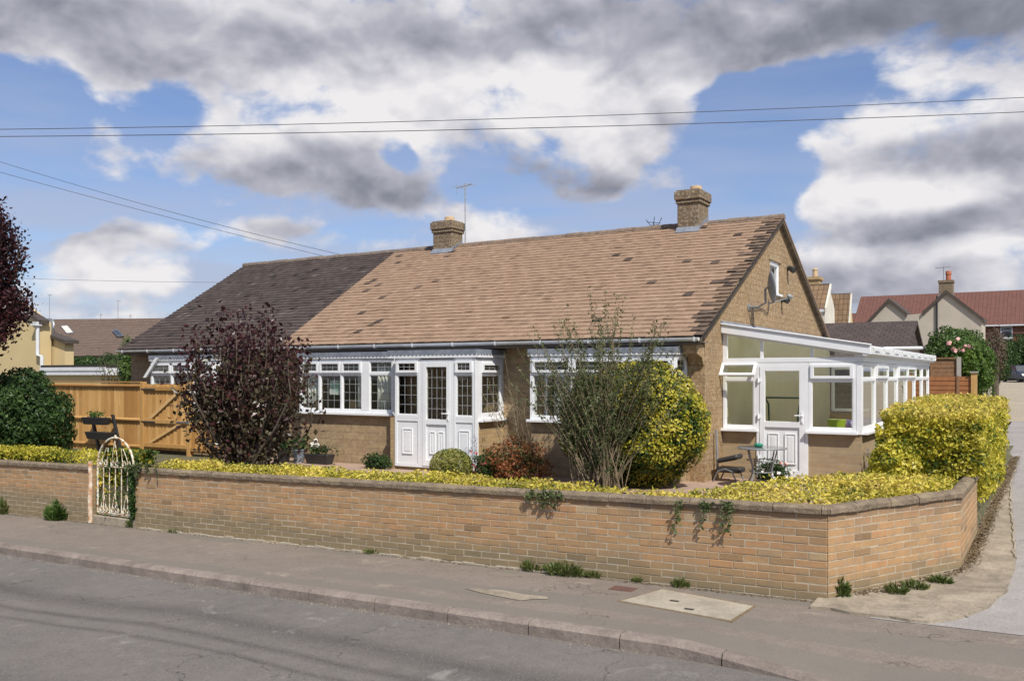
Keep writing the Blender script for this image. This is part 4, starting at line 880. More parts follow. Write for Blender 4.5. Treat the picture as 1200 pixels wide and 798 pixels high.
# ------------------------------------------------------------------ timber fence and gate, left
FY = -1.0
fn = thing('timber_fence', (-15, FY, .42), 'new orange softwood board fence with three rails left of the timber gate', 'fence')
def boards(x0, x1, z0, z1, y, parent, name='boards', w=.125, seed=1):
    rr = random.Random(seed); mb = MB(); x = x0
    while x < x1-.02: b = min(x+w, x1); zt_ = z1+rr.uniform(-.006, .006); q = rr.uniform(0, .004); mb.hexa([(x+.001, y-.014+q, z0), (b-.006, y+.010+q, z0), (b-.003, y+.018, z0), (x+.001, y+.018, z0)], [(x+.001, y-.014+q, zt_), (b-.006, y+.010+q, zt_), (b-.003, y+.018, zt_), (x+.001, y+.018, zt_)], r=rr.random()); x = b
    return obj(name, mb, M['timber'], parent)
boards(-19, -13.25, .40, 1.99, FY, fn)
for z in (1.96, 1.17, .55): mb = MB(); mb.hexa([(-19, FY-.055, z-.02), (-13.25, FY-.055, z-.02), (-13.25, FY-.014, z-.04), (-19, FY-.014, z-.04)], [(-19, FY-.055, z+.015), (-13.25, FY-.055, z+.015), (-13.25, FY-.014, z+.04), (-19, FY-.014, z+.04)]); obj('rail', mb, M['timber'], fn, bevel=.004)
mb = MB(); mb.box(-19, -13.25, FY-.03, FY+.04, 2.03, 2.06); obj('capping', mb, M['timber'], fn)
for x in (-18.6, -15.9): mb = MB(); mb.box(x, x+.1, FY+.02, FY+.12, .3, 1.98); obj('post', mb, M['timber'], fn, bevel=.005)
M['palebrace'] = plain('fresh_sawn_timber', (.66, .44, .20), (.56, .35, .14), 9, .7)
gt_ = thing('timber_gate', (-12.3, FY, .42), 'orange softwood garden gate with two diagonal braces and black hinges', 'gate')
for x in (-13.24, -11.62): mb = MB(); mb.box(x, x+.11, FY-.05, FY+.06, .3, 2.05); obj('gate_post', mb, M['timber'], gt_, bevel=.005)
boards(-13.11, -11.64, .50, 2.0, FY+.0, gt_, seed=6)
for z in (1.90, 1.15, .60): mb = MB(); mb.box(-13.10, -11.64, FY-.048, FY-.014, z-.045, z+.045); obj('ledge', mb, M['timber'], gt_, bevel=.004)
def brace(p, q, w=.14):
    (x0, z0), (x1, z1) = p, q; mb = MB(); mb.hexa([(x0, FY-.044, z0), (x0+w, FY-.044, z0), (x0+w, FY-.014, z0), (x0, FY-.014, z0)], [(x1, FY-.044, z1), (x1+w, FY-.044, z1), (x1+w, FY-.014, z1), (x1, FY-.014, z1)], r=1.); obj('brace', mb, M['palebrace'], gt_, bevel=.003)
brace((-12.98, 1.20), (-11.95, 1.85)); brace((-12.98, .65), (-11.95, 1.10))
for z in (1.88, 1.13): mb = MB(); mb.box(-13.2, -12.7, FY-.052, FY-.040, z-.018, z+.018); obj('hinge', mb, M['darkpl'], gt_)
mb = MB(); mb.box(-11.95, -11.55, FY-.062, FY-.052, 1.14, 1.17); mb.box(-11.60, -11.52, FY-.07, FY-.051, 1.12, 1.19); obj('bolt', mb, M['galv'], gt_)
f2 = thing('timber_fence', (-11, FY, .42), 'short low timber fence panel between the timber gate and the purple shrub', 'fence')
boards(-11.50, -10.2, .48, 1.16, FY, f2, seed=9)
for z in (1.13, .55): mb = MB(); mb.box(-11.5, -10.2, FY-.05, FY-.014, z-.04, z+.04); obj('rail', mb, M['timber'], f2, bevel=.004)
mb = MB(); mb.box(-10.85, -10.75, FY-.002+.02, FY+.12, .3, 1.2); obj('post', mb, M['timber'], f2)
mb = MB(); mb.box(-14.2, -13.0, .6, .85, .4, 2.25); obj_ = tag(obj('stone_pier', mb, M['hbrick'], bevel=.01), 'buff stone pier rising behind the top of the timber fence', 'pier')
# planter ladder
pl = thing('planter', (-14.4, -1.4, .42), 'black tiered planter trough stand leaning on the timber fence', 'planter')
for x in (-14.88, -14.06): mb = MB(); mb.hexa([(x+.30, -1.22, .42), (x+.36, -1.22, .42), (x+.36, -1.16, .42), (x+.30, -1.16, .42)], [(x-.02, -1.22, 1.28), (x+.04, -1.22, 1.28), (x+.04, -1.16, 1.28), (x-.02, -1.16, 1.28)]); obj('leg', mb, M['darkpl'], pl)
for z, y, e in ((1.14, -1.32, .0), (.80, -1.32, .14)):
    mb = MB(); x0, x1 = -14.88+e, -14.04+e
    mb.hexa([(x0+.04, y-.10, z-.10), (x1-.04, y-.10, z-.10), (x1-.04, y+.06, z-.10), (x0+.04, y+.06, z-.10)], [(x0, y-.14, z+.07), (x1, y-.14, z+.07), (x1, y+.09, z+.07), (x0, y+.09, z+.07)]); obj('trough', mb, M['darkpl'], pl, bevel=.006)
P = rng.normal(size=(260, 3))*(.13, .05, .05)+(-14.45, -1.33, 1.27); tag(leaves('potted_plant', P, .05, M['brightgreen']), 'bright green seedlings growing in the top trough of the black planter', 'plant')
# ------------------------------------------------------------------ white iron gate in the wall
ig = thing('iron_gate', (-7.93, -5.43, -.1), 'rusty white wrought iron gate with arched top between the two walls', 'gate'); GX0, GX1, GY = -8.38, -7.46, -5.43
zb, zm, za_ = -.05, .74, 1.20
mb = MB(); xc = (GX0+GX1)/2; rx = (GX1-GX0)/2
mb.tube([(GX0, GY, zb), (GX0, GY, zm)]+[(xc-rx*math.cos(math.pi*k/16), GY, zm+(za_-zm)*math.sin(math.pi*k/16)) for k in range(17)]+[(GX1, GY, zb)], .017, 8)
mb.tube([(GX0, GY, zm-.01), (GX1, GY, zm-.01)], .013, 6); mb.tube([(GX0, GY, zb+.03), (GX1, GY, zb+.03)], .014, 6); mb.tube([(GX0, GY-.0, zb+.005), (GX1, GY, zb+.005)], .008, 6); obj('frame', mb, M['iron'], ig)
for i in range(1, 6): x = GX0+(GX1-GX0)*i/6; mb = MB(); mb.tube([(x, GY, zb+.03), (x, GY, zm-.01)], .009, 6); obj('bar', mb, M['iron'], ig)
def spiral(cx, cz, r, sgn, turn=1.6, start=0):
    return [(cx+sgn*r*(1-.62*k/20)*math.cos(start+turn*2*math.pi*k/20), GY-.012, cz+r*(1-.62*k/20)*math.sin(start+turn*2*math.pi*k/20)) for k in range(21)]
for zz, up in ((zm+.05, 1), (zb+.09, 1)):
    for c in (GX0+.17, GX0+.46, GX0+.75):
        for sg in (-1, 1):
            mb = MB(); s_ = spiral(c+sg*.055, zz, .052, sg, 1.5, -1.2)
            top = (c-sg*.0, GY-.012, zz+(.36 if zz > .5 and abs(c-xc) < .1 else .26))
            if zz > .5 and abs(c-xc) >= .1: top = (c+.02*sg+(.10 if c < xc else -.10), GY-.012, zz+.24)
            mb.tube([top]+[(top[0]*.5+s_[0][0]*.5+sg*.012, GY-.012, (top[2]+s_[0][2])/2)]+s_, .007, 5); obj('scroll', mb, M['iron'], ig)
mb = MB(); mb.lathe((xc, GY, za_-.01), [(.012, 0), (.022, .02), (.02, .04), (.006, .055)], 10); obj('finial', mb, M['iron'], ig)
rp = MB(); rp.tube([(-8.47, -5.5, -.2), (-8.475, -5.5, .2), (-8.465, -5.5, .5), (-8.48, -5.5, .80)], [.035, .04, .032, .036], 8); M['rust'] = plain('flaking_rust', (.42, .20, .08), (.70, .62, .50), 14, .85, .006, 30)
tag(obj('gate_post', rp, M['rust']), 'rust flaked white iron post beside the arched gate', 'post')
# ------------------------------------------------------------------ patio furniture
tx, ty = at(893, 524, 14.35)[:2]; bt = thing('bistro_table', (tx, ty, .42), 'round glass topped metal bistro table in front of the conservatory door', 'table')
mb = MB(); mb.lathe((tx, ty, 1.055), [(.37, 0), (.375, .006), (.37, .012), (.355, .013)], 36); M['tglass'] = plain('smoked_table_glass', (.16, .17, .17), None, 4, .12); obj('tabletop', mb, M['tglass'], bt)
mb = MB(); mb.tube([(tx+.37*math.cos(2*math.pi*k/32), ty+.37*math.sin(2*math.pi*k/32), 1.053) for k in range(33)], .014, 6); obj('rim', mb, M['dishgrey'], bt)
for k in range(4):
    a = math.pi/4+k*math.pi/2+.35; c, s_ = math.cos(a), math.sin(a); mb = MB()
    mb.tube([(tx+c*r_, ty+s_*r_, z) for r_, z in ((.30, 1.045), (.26, .9), (.20, .75), (.19, .65), (.24, .55), (.33, .43))], .012, 6); obj('leg', mb, M['dishgrey'], bt)
for z in (.86, .68): mb = MB(); rr_ = .235 if z > .8 else .19; mb.tube([(tx+rr_*math.cos(2*math.pi*k/20), ty+rr_*math.sin(2*math.pi*k/20), z) for k in range(21)], .008, 5); obj('ring', mb, M['dishgrey'], bt)
mb = MB(); mb.lathe((tx-.06, ty+.02, 1.068), [(.05, 0), (.075, .02), (.07, .045), (.02, .06)], 12); M['teal'] = plain('green_glazed_dish', (.02, .25, .16), None, 4, .3); tag(obj('ashtray', mb, M['teal']), 'small green dish on top of the bistro table', 'dish')
ex = thing('folding_stool', (.3, .5, .42), 'folded black padded stool with tubular legs at the foot of the gable', 'stool')
px_, py_ = .28, .42
mb = MB(); mb.hexa([(px_-.16, py_-.2, .72), (px_+.2, py_-.2, .80), (px_+.2, py_+.15, .80), (px_-.16, py_+.15, .72)], [(px_-.16, py_-.2, .80), (px_+.2, py_-.2, .89), (px_+.2, py_+.15, .89), (px_-.16, py_+.15, .80)]); obj('pad', mb, M['darkpl'], ex, bevel=.03)
mb = MB(); mb.box(px_-.18, px_+.24, py_-.16, py_+.14, .57, .66); obj('base', mb, M['darkpl'], ex, bevel=.02)
for y in (py_-.22, py_+.17): mb = MB(); mb.tube([(px_-.2, y, .43), (px_-.12, y, .60), (px_, y, .64), (px_+.12, y, .60), (px_+.2, y, .43)], .014, 6); obj('leg', mb, M['galv'], ex)
mb = MB(); mb.tube([(px_-.20, py_, .60), (px_-.22, py_, 1.28)], .022, 6); obj('upright', mb, M['dishgrey'], ex)
wl = thing('wooden_trellis', (2.5, 1.3, .42), 'small weathered wooden trellis leaning at the corner of the conservatory', 'trellis')
M['greywood'] = plain('weathered_grey_wood', (.30, .26, .20), (.19, .16, .12), 14, .9)
for i in range(5): mb = MB(); x = 2.36+.10*i; mb.hexa([(x, .98, .42), (x+.035, .98, .42), (x+.035, 1.0, .42), (x, 1.0, .42)], [(x, 1.12, 1.02), (x+.035, 1.12, 1.02), (x+.035, 1.14, 1.02), (x, 1.14, 1.02)]); obj('slat', mb, M['greywood'], wl)
for z in (.55, .92): mb = MB(); y = .98+(z-.42)*.233; mb.box(2.34, 2.82, y-.022, y-.002, z-.02, z+.02); obj('rail', mb, M['greywood'], wl)
# pots by the bay
pt_ = [(-8.62, -1.05, .15, 'round black pot of green leaves left of the white flowered trough', 0), (-8.25, -1.0, .13, 'grey blue pot of upright green leaves beside the round black pot', 1)]
for x, y, r_, lab, k in pt_:
    t_ = thing('flower_pot', (x, y, .42), lab, 'pot'); mb = MB(); mb.lathe((x, y, .42), [(r_*.7, 0), (r_, .24), (r_*1.08, .25), (r_*1.08, .28), (r_*.95, .28), (r_*.9, .22)], 18); obj('pot', mb, M['darkpl'] if not k else M['lead'], t_)
    P = rng.normal(size=(420, 3))*(.10, .10, .09)+(x, y, .80); leaves('foliage', P, .06, M['green'], t_)
t_ = thing('flower_trough', (-7.7, -.98, .42), 'black trough of white flowers under the left bay window', 'trough'); mb = MB(); mb.hexa([(-7.98, -1.06, .42), (-7.42, -1.06, .42), (-7.42, -.90, .42), (-7.98, -.90, .42)], [(-8.02, -1.1, .62), (-7.38, -1.1, .62), (-7.38, -.86, .62), (-8.02, -.86, .62)]); obj('trough', mb, M['darkpl'], t_, bevel=.01)
P = rng.normal(size=(300, 3))*(.17, .06, .05)+(-7.7, -.98, .70); leaves('foliage', P, .05, M['green'], t_); blooms(t_, 'flower', [(-7.86, -1.03, .80), (-7.79, -1.05, .84), (-7.72, -1.02, .80), (-7.80, -.98, .88)], .03, M['petalw'], 9, .06)
# ------------------------------------------------------------------ covers in the pavement
mb = MB(); pts = [(1.35, -6.34), (2.52, -6.56), (2.55, -5.95), (1.52, -5.68)]; mb.add([(x, y, hgt(x, -7)+dz) for dz in (-.02, .005) for x, y in pts], [(3, 2, 1, 0), (4, 5, 6, 7), (0, 1, 5, 4), (1, 2, 6, 5), (2, 3, 7, 6), (3, 0, 4, 7)])
fr_pts = [(1.31, -6.37), (2.55, -6.60), (2.58, -5.92), (1.50, -5.645)]; fmb = MB(); fmb.add([(x, y, hgt(x, -7)+dz) for dz in (-.02, .0015) for x, y in fr_pts], [(3, 2, 1, 0), (4, 5, 6, 7), (0, 1, 5, 4), (1, 2, 6, 5), (2, 3, 7, 6), (3, 0, 4, 7)])
mc = thing('inspection_cover', (1.95, -6.15, .0), 'large pale concrete slab cover set in the pavement', 'cover'); obj('slab', mb, M['slab'], mc); obj('joint', fmb, M['dry'], mc)
for x, y in ((1.82, -6.12), (2.06, -6.36)): mb = MB(); z = hgt(x, -7)+.006; mb.box(x-.045, x+.045, y-.02, y+.02, z, z+.004); obj('lifting_slot', mb, M['darkpl'], mc)
dcv = thing('drain_cover', (1.14, -5.83, -.04), 'small rusty iron cover plate in the pavement beside the pale slab', 'cover'); M['rustplate'] = plain('rusty_iron_plate', (.16, .075, .05), (.10, .06, .05), 30, .85, .004, 60)
mb = MB(); z = hgt(1.14, -7); mb.box(1.02, 1.28, -5.94, -5.76, z-.02, z+.006); obj('plate', mb, M['rustplate'], dcv); mb = MB()
for i in range(5): mb.box(1.05+.045*i, 1.07+.045*i, -5.92, -5.78, z+.0065, z+.010)
obj('ribs', mb, M['rustplate'], dcv)
# ------------------------------------------------------------------ overhead wires
M['wire'] = plain('cable_black', (.05, .05, .055), None, 4, .6)
def wire(pts, D, r, lab, grp=None, D1=None):
    D1 = D1 or D; c = np.polyfit([p[0] for p in pts], [p[1] for p in pts], 2 if len(pts) > 2 else 1); x0, x1 = pts[0][0], pts[-1][0]; mb = MB()
    ts = np.linspace(0, 1, 25); inv = [(1-t_)/D+t_/D1 for t_ in ts]
    mb.tube([tuple(at(x0+(x1-x0)*t_, np.polyval(c, x0+(x1-x0)*t_), 1/i)) for t_, i in zip(ts, inv)], r, 5); tag(obj('overhead_cable', mb, M['wire']), lab, 'cable', grp)
wire([(-200, 153), (0, 152.5), (600, 139), (1200, 114), (1400, 104)], 26, .010, 'uppermost overhead cable crossing the whole sky', 'overhead cables')
wire([(-200, 161), (0, 160.5), (600, 151), (1200, 131), (1400, 123)], 26, .011, 'second overhead cable from the top crossing the whole sky', 'overhead cables')
wire([(-120, 151), (0, 189), (200, 249), (402, 299)], 30, .007, 'upper of the two slanting cables running down to the dark roof ridge', 'overhead cables', 27)
wire([(-120, 169), (0, 200), (200, 257), (385, 301)], 26, .007, 'lower of the two slanting cables running down to the dark roof ridge', 'overhead cables', 27)
wire([(-60, 323), (120, 329), (262, 331)], 60, .010, 'faint level cable low in the sky left of the dark roof', 'overhead cables')
# ------------------------------------------------------------------ background, right
def pantile(name, a, b, w=.22, h=.30, dark=None):
    return brickmat(name, a, b, dark or tuple(x*.35 for x in a), w=w, h=h, mt=.03, st=.25, bd=.05, offset=0, stain=tuple(x*.6 for x in a))
M['pan_brown'] = pantile('brown_pantile', (.27, .17, .09), (.19, .12, .07))
M['pan_red'] = pantile('red_pantile', (.175, .075, .055), (.145, .062, .048), .38, .36)
M['pan_dark'] = brickmat('dark_plain_tile', (.085, .06, .052), (.06, .045, .04), (.02, .016, .015), w=.3, h=.22, mt=.03, st=.2, bd=.04, stain=(.14, .12, .11))
M['pan_far'] = brickmat('far_brown_tile', (.17, .115, .085), (.14, .095, .07), (.06, .045, .035), w=.6, h=.42, mt=.06, st=.3, bd=.04, stain=(.11, .085, .07), offset=0)
M['render'] = plain('grey_render', (.46, .41, .34), (.40, .36, .30), .7, .9, .01, 20)
M['cream'] = plain('cream_render', (.60, .47, .25), (.55, .43, .23), .6, .9)
M['redbrick'] = brickmat('red_brick', (.24, .085, .055), (.19, .07, .045), (.26, .2, .16), st=.1)
M['whiter'] = plain('white_render', (.72, .68, .58), None, 2, .8)
M['trimdark'] = plain('dark_verge_trim', (.07, .055, .045), None, 4, .8)
def roofquad(mb, e0, e1, r1, r0, th=.12, mi=0):     # eaves left/right, ridge right/left
    P = [np.array(p, float) for p in (e0, e1, r1, r0)]; n = np.cross(P[1]-P[0], P[3]-P[0]); n /= np.linalg.norm(n); n *= 1 if n[2] > 0 else -1
    mb.hexa([tuple(p-n*th) for p in P], [tuple(p) for p in P], mi)
def far_window(parent, F, u0, u1, z0, z1, mull=1):
    f = MB(F); g = MB(F); k = .07
    f.box(u0, u0+k, .0, .06, z0, z1); f.box(u1-k, u1, 0, .06, z0, z1); f.box(u0+k, u1-k, 0, .06, z0, z0+k); f.box(u0+k, u1-k, 0, .06, z1-k, z1)
    if mull: f.box(u0+k, u1-k, .003, .055, z0+(z1-z0)*.66-.03, z0+(z1-z0)*.66+.03)
    f.box(u0-.06, u1+.06, 0, .12, z0-.09, z0-.004)
    o = obj('window', f, M['upvc'], parent); g.box(u0+k, u1-k, .015, .03, z0+k, z1-k); obj('pane', g, M['skyglass'], o)
M['skyglass'] = NT('dark_reflecting_glass').out((.05, .06, .07), .05, spec=1.0)
YR = 50.0
def X(px, y, py=400): return onY(px, py, y)[0]
def Z(px, py, y): return onY(px, py, y)[2]
rh = thing('rendered_house', (onY(1100, 400, YR)[0], YR+3, 1.0), 'tall grey rendered house with two gables and a stone chimney behind the fence', 'house')
prof = [(1014.5, 380), (1041.5, 352), (1062.9, 369), (1080.9, 367.5), (1109, 342.5), (1150.8, 374), (1150.8, 425), (1014.5, 425)]
mb = MB(); mb.prism([(onY(a, b, YR)[0], onY(a, b, YR)[2]) for a, b in prof], YR, YR+3, 'y'); obj('wall', mb, M['render'], rh)
for pa, pb in (((1012.5, 382), (1041.5, 351)), ((1041.5, 351), (1063, 368.2)), ((1081, 366.8), (1109, 341.3)), ((1109, 341.3), (1153, 374.5))):
    a, b_ = onY(*pa, YR), onY(*pb, YR); mb = MB(); mb.hexa([(a[0], YR-.15, a[2]-.16), (b_[0], YR-.15, b_[2]-.16), (b_[0], YR+3, b_[2]-.16), (a[0], YR+3, a[2]-.16)], [(a[0], YR-.15, a[2]+.08), (b_[0], YR-.15, b_[2]+.08), (b_[0], YR+3, b_[2]+.08), (a[0], YR+3, a[2]+.08)]); obj('verge', mb, M['trimdark'], rh)
x0, x1 = X(1099.6, YR), X(1115.9, YR); zt_, z0 = Z(1108, 328, YR), Z(1108, 350, YR)
mb = MB(); mb.box(x0, x1, YR+.2, YR+1.1, z0, zt_-.15); mb.box(x0-.05, x1+.05, YR+.15, YR+1.15, zt_-.15, zt_); ck_ = obj('chimney', mb, M['chim'], rh); 
mb = MB(); mb.box(x0-.02, x1+.05, YR+.12, YR+.2-.004, z0-.02, z0+.28); obj('flashing', mb, M['lead'], ck_)
p = onY(1111.5, 328, YR+.6); mb = MB(); mb.lathe((p[0], YR+.6, zt_), [(.17, 0), (.15, .35), (.19, .40), (.16, .62), (.12, .63)], 10); M['redpot'] = plain('red_clay_pot', (.42, .14, .07), None, 5, .8); obj('chimney_pot', mb, M['redpot'], ck_)
dx = X(1098, YR); mb = MB(); mb.tube([(dx, YR-.08, Z(1098, 347, YR)), (dx, YR-.08, Z(1098, 425, YR))], .06, 6); obj('downpipe', mb, M['darkpl'], rh)
yagi((X(1103.5, YR), YR+1.2, zt_-.5), 1.5, 'television aerial on the chimney of the grey rendered house', (.5, .4), 5, .25, r=.02)
YB = 92.0
rb_ = thing('long_roofed_house', (onY(1110, 400, YB)[0], YB, 1.1), 'long red brick house with red pantiled roof behind the rendered gables', 'house')
zrg = Z(1200, 339.6, YB+2.5); zev = Z(1165, 380.5, YB-2.2)
xl = onY(1008.8, 346.2, YB+2.5)[0]; xe = xl-.1
mb = MB(); roofquad(mb, (xe, YB-2.2, zev), (xl+26, YB-2.2, zev), (xl+26, YB+2.5, zrg), (xl, YB+2.5, zrg), .15); roofquad(mb, (xe, YB+7.2, zev), (xl+26, YB+7.2, zev), (xl+26, YB+2.52, zrg), (xl, YB+2.52, zrg), .15); obj('roof', mb, M['pan_red'], rb_)
mb = MB(); mb.box(xl+.3, xl+25.6, YB-1.8, YB+6.8, .8, zev-.12); mb.prism([(YB-1.8, zev-.119), (YB+6.8, zev-.119), (YB+2.5, zrg-.25)], xl+.3, xl+.6, 'x'); obj('wall', mb, M['redbrick'], rb_)
mb = MB(); mb.box(xl, xl+26, YB-2.34, YB-2.24, zev-.16, zev-.02); obj('gutter', mb, M['gutter'], rb_)
Fw = front(YB-1.8); far_window(rb_, Fw, X(1172.5, YB-1.8), X(1186.5, YB-1.8), Z(1180, 396, YB-1.8), Z(1180, 383, YB-1.8))
lw = thing('small_house', (X(1002, YB+4), YB+6, 1.2), 'distant lower red roofed house peeping out at the left end of the red pantiled roof', 'house')
a = onY(1002, 367, YB+6); mb = MB(); roofquad(mb, (a[0]-3, YB+3, a[2]-3), (a[0]+1.6, YB+3, a[2]-3), (a[0]+1.6, YB+6, a[2]), (a[0]-3, YB+6, a[2]), .15); obj('roof', mb, M['pan_red'], lw); mb = MB(); mb.box(a[0]-2.8, a[0]+1.4, YB+3.6, YB+6, 1, a[2]-2.9); obj('wall', mb, M['redbrick'], lw)
# outbuilding with dark roof
YO = 24.0; ob = thing('outbuilding', (X(1037, YO), YO, .7), 'low outbuilding with a dark tiled roof seen above the conservatory', 'outbuilding')
xa, xb = X(1001, YO+2), X(1070.5, YO+2); zr_ = Z(1070, 376, YO+2); ze_ = Z(1040, 412, YO-1)
mb = MB(); roofquad(mb, (xa-3, YO-1.2, ze_-.3), (xb+.15, YO-1.2, ze_-.3), (xb+.15, YO+2, zr_), (xa-3, YO+2, zr_)); roofquad(mb, (xa-3, YO+5.2, ze_-.3), (xb+.15, YO+5.2, ze_-.3), (xb+.15, YO+2.01, zr_), (xa-3, YO+2.01, zr_)); obj('roof', mb, M['pan_dark'], ob)
mb = MB(); mb.box(xa-2.8, xb, YO-.9, YO+4.9, .5, ze_-.25); mb.prism([(YO-.9, ze_-.249), (YO+4.9, ze_-.249), (YO+2, zr_-.18)], xb-.2, xb, 'x'); obj('wall', mb, M['pan_dark'], ob)
mb = MB(); p0, p1 = at(1035, 408.5, 30), at(1080, 407.8, 33); mb.tube([tuple(p0), tuple(p1)], .06, 8); pp = thing('vent_pipe', tuple(p0), 'white horizontal pipe with a black end above the conservatory roof', 'pipe'); obj('pipe', mb, M['gutter'], pp); mb = MB(); d_ = (p1-p0)/np.linalg.norm(p1-p0); mb.tube([tuple(p1), tuple(p1+d_*.18)], .075, 8); obj('end_cap', mb, M['darkpl'], pp)
# two steep pantiled houses
def steep(px0, px1, pyr, pye, D, lab, gx, panel_=None, chim=None):
    a = at(px0, pyr, D); y = a[1]; xr1 = onY(px1, pyr, y)[0]; xr0 = onY(px0, pyr, y)[0]; zr_ = onY(px1, pyr, y)[2]; ze_ = onY(px1, pye, y-1.0)[2]
    t_ = thing('pantiled_house', ((xr0+xr1)/2, y, .8), lab, 'house')
    mb = MB(); roofquad(mb, (xr0-3, y-1.0, ze_), (xr1, y-1.0, ze_), (xr1, y, zr_), (xr0-3, y, zr_), .1); obj('roof', mb, M['pan_brown'], t_)
    mb = MB(); mb.box(xr0-3, xr1+.0, y+.02, y+.12, zr_-.14, zr_+.05); obj('ridge_tiles', mb, M['verge'], t_)
    mb = MB(); mb.prism([(y-.93, ze_-.15), (y-.0, zr_-.12), (y+1.1, ze_+.1), (y+1.1, .6), (y-.93, .6)], xr0-3, xr1-.02, 'x'); obj('wall', mb, M[gx], t_)
    mb = MB(); mb.hexa([(xr1-.01, y-1.02, ze_-.16), (xr1+.07, y-1.02, ze_-.16), (xr1+.07, y, zr_-.16), (xr1-.01, y, zr_-.16)], [(xr1-.01, y-1.02, ze_+.03), (xr1+.07, y-1.02, ze_+.03), (xr1+.07, y, zr_+.03), (xr1-.01, y, zr_+.03)]); obj('bargeboard', mb, M['whiter'], t_)
    if chim:
        c0, c1, ct = chim; x0, x1 = onY(c0, 330, y+.2)[0], onY(c1, 330, y+.2)[0]; zt_ = onY(c0, ct, y+.2)[2]
        mb = MB(); mb.box(x0, x1, y+.1, y+.8, zr_-.6, zt_-.13); mb.box(x0-.06, x1+.06, y+.04, y+.86, zt_-.13, zt_); c = obj('chimney', mb, M['hbrick'], t_)
        mb = MB(); mb.lathe(((x0+x1)/2, y+.45, zt_), [(.13, 0), (.11, .3), (.14, .35), (.1, .42)], 8); obj('chimney_pot', mb, M['pot'], c)
    return t_, y, xr0, xr1, zr_, ze_
t2, y2, a2, b2, r2, e2 = steep(965, 997, 344.5, 404, 48, 'steep brown pantiled house with yellow gable strip right of the dormered one', 'cream')
t1, y1, a1, b1, r1, e1 = steep(940, 972.5, 333.5, 361, 42, 'steep brown pantiled house with a square chimney just behind the gable', 'whiter', chim=(947.5, 960, 325))
mb = MB(); mb.box(a1-3, b1-.05, y1-1.12, y1-1.0, e1-.16, e1-.04); obj('gutter', mb, M['gutter'], t1)
mb = MB(); zz = e1-1.0; roofquad(mb, (a1-4, y1-3.2, zz-1.6), (b1+1.5, y1-3.2, zz-1.6), (b1+.2, y1-1.0, zz+.2), (a1-4, y1-1.0, zz+.2), .1); obj('lower_roof', mb, M['pan_brown'], t1)
# fences behind the conservatory
M['slatwood'] = plain('orange_brown_slats', (.38, .155, .055), (.30, .12, .045), 6, .7); M['weave'] = plain('brown_woven_fence', (.30, .16, .075), (.22, .12, .06), 9, .8); M['cpost'] = plain('grey_concrete_post', (.42, .39, .34), (.36, .33, .29), 9, .9)
YF1 = 14.2; fb = thing('woven_fence', (X(1105, YF1), YF1, .5), 'taller brown woven fence panel behind the orange slatted fence', 'fence')
x0, x1 = X(1060, YF1), X(1121.5, YF1); zt_ = Z(1105, 421.5, YF1); mb = MB(); nsl = 18
for i in range(nsl): z = .5+(zt_-.5)*i/nsl; mb.box(x0, x1, YF1+(i % 2)*.008, YF1+.02+(i % 2)*.008, z, z+(zt_-.5)/nsl-.006)
obj('slats', mb, M['weave'], fb)
for f_ in (.0, .5, .985): mb = MB(); x = x0+(x1-x0)*f_; mb.box(x, x+.045, YF1-.03, YF1-.002, .5, zt_+.02); obj('batten', mb, M['weave'], fb)
mb = MB(); mb.box(x0, x1, YF1-.03, YF1+.05, zt_+.021, zt_+.06); obj('capping', mb, M['weave'], fb)
mb = MB(); x = X(1123.5, YF1); mb.box(x-.05, x+.06, YF1-.05, YF1+.06, .4, Z(1123, 418.5, YF1)); obj('post', mb, M['cpost'], fb)
x2, x3 = X(1127, YF1+.5), X(1144, YF1+.5); mb = MB(); mb.hexa([(x2, YF1+.5, .5), (x3, YF1+.5, .5), (x3, YF1+.54, .5), (x2, YF1+.54, .5)], [(x2, YF1+.5, Z(1127, 432, YF1+.5)), (x3, YF1+.5, Z(1144, 437.5, YF1+.5)), (x3, YF1+.54, Z(1144, 437.5, YF1+.5)), (x2, YF1+.54, Z(1127, 432, YF1+.5))]); obj('sloping_panel', mb, M['weave'], fb)
YF2 = 12.6; f3 = thing('slatted_fence', (X(1115, YF2), YF2, .5), 'lower orange brown slatted fence with a timber end post behind the tall hedge', 'fence'); x0, x1 = X(1065, YF2), X(1139, YF2); zt_ = Z(1115, 440.5, YF2); mb = MB()
for i in range(14): z = .4+(zt_-.4)*i/14; mb.box(x0, x1, YF2, YF2+.02, z, z+(zt_-.4)/14-.018)
mb.box(x0, x1, YF2+.021, YF2+.03, .4, zt_-.02); obj('slats', mb, M['slatwood'], f3)
mb = MB(); x = X(1122.5, YF2); mb.box(x-.03, x+.04, YF2-.03, YF2-.002, .4, zt_); obj('batten', mb, M['weave'], f3)
mb = MB(); x = X(1141.5, YF2); mb.box(x-.07, x+.07, YF2-.05, YF2+.09, .4, Z(1141, 437, YF2)); obj('post', mb, M['timber'], f3); mb = MB(); mb.box(x-.1, x+.1, YF2-.08, YF2+.12, Z(1141, 437, YF2)+.002, Z(1141, 435.3, YF2)); obj('post_cap', mb, M['cpost'], f3)
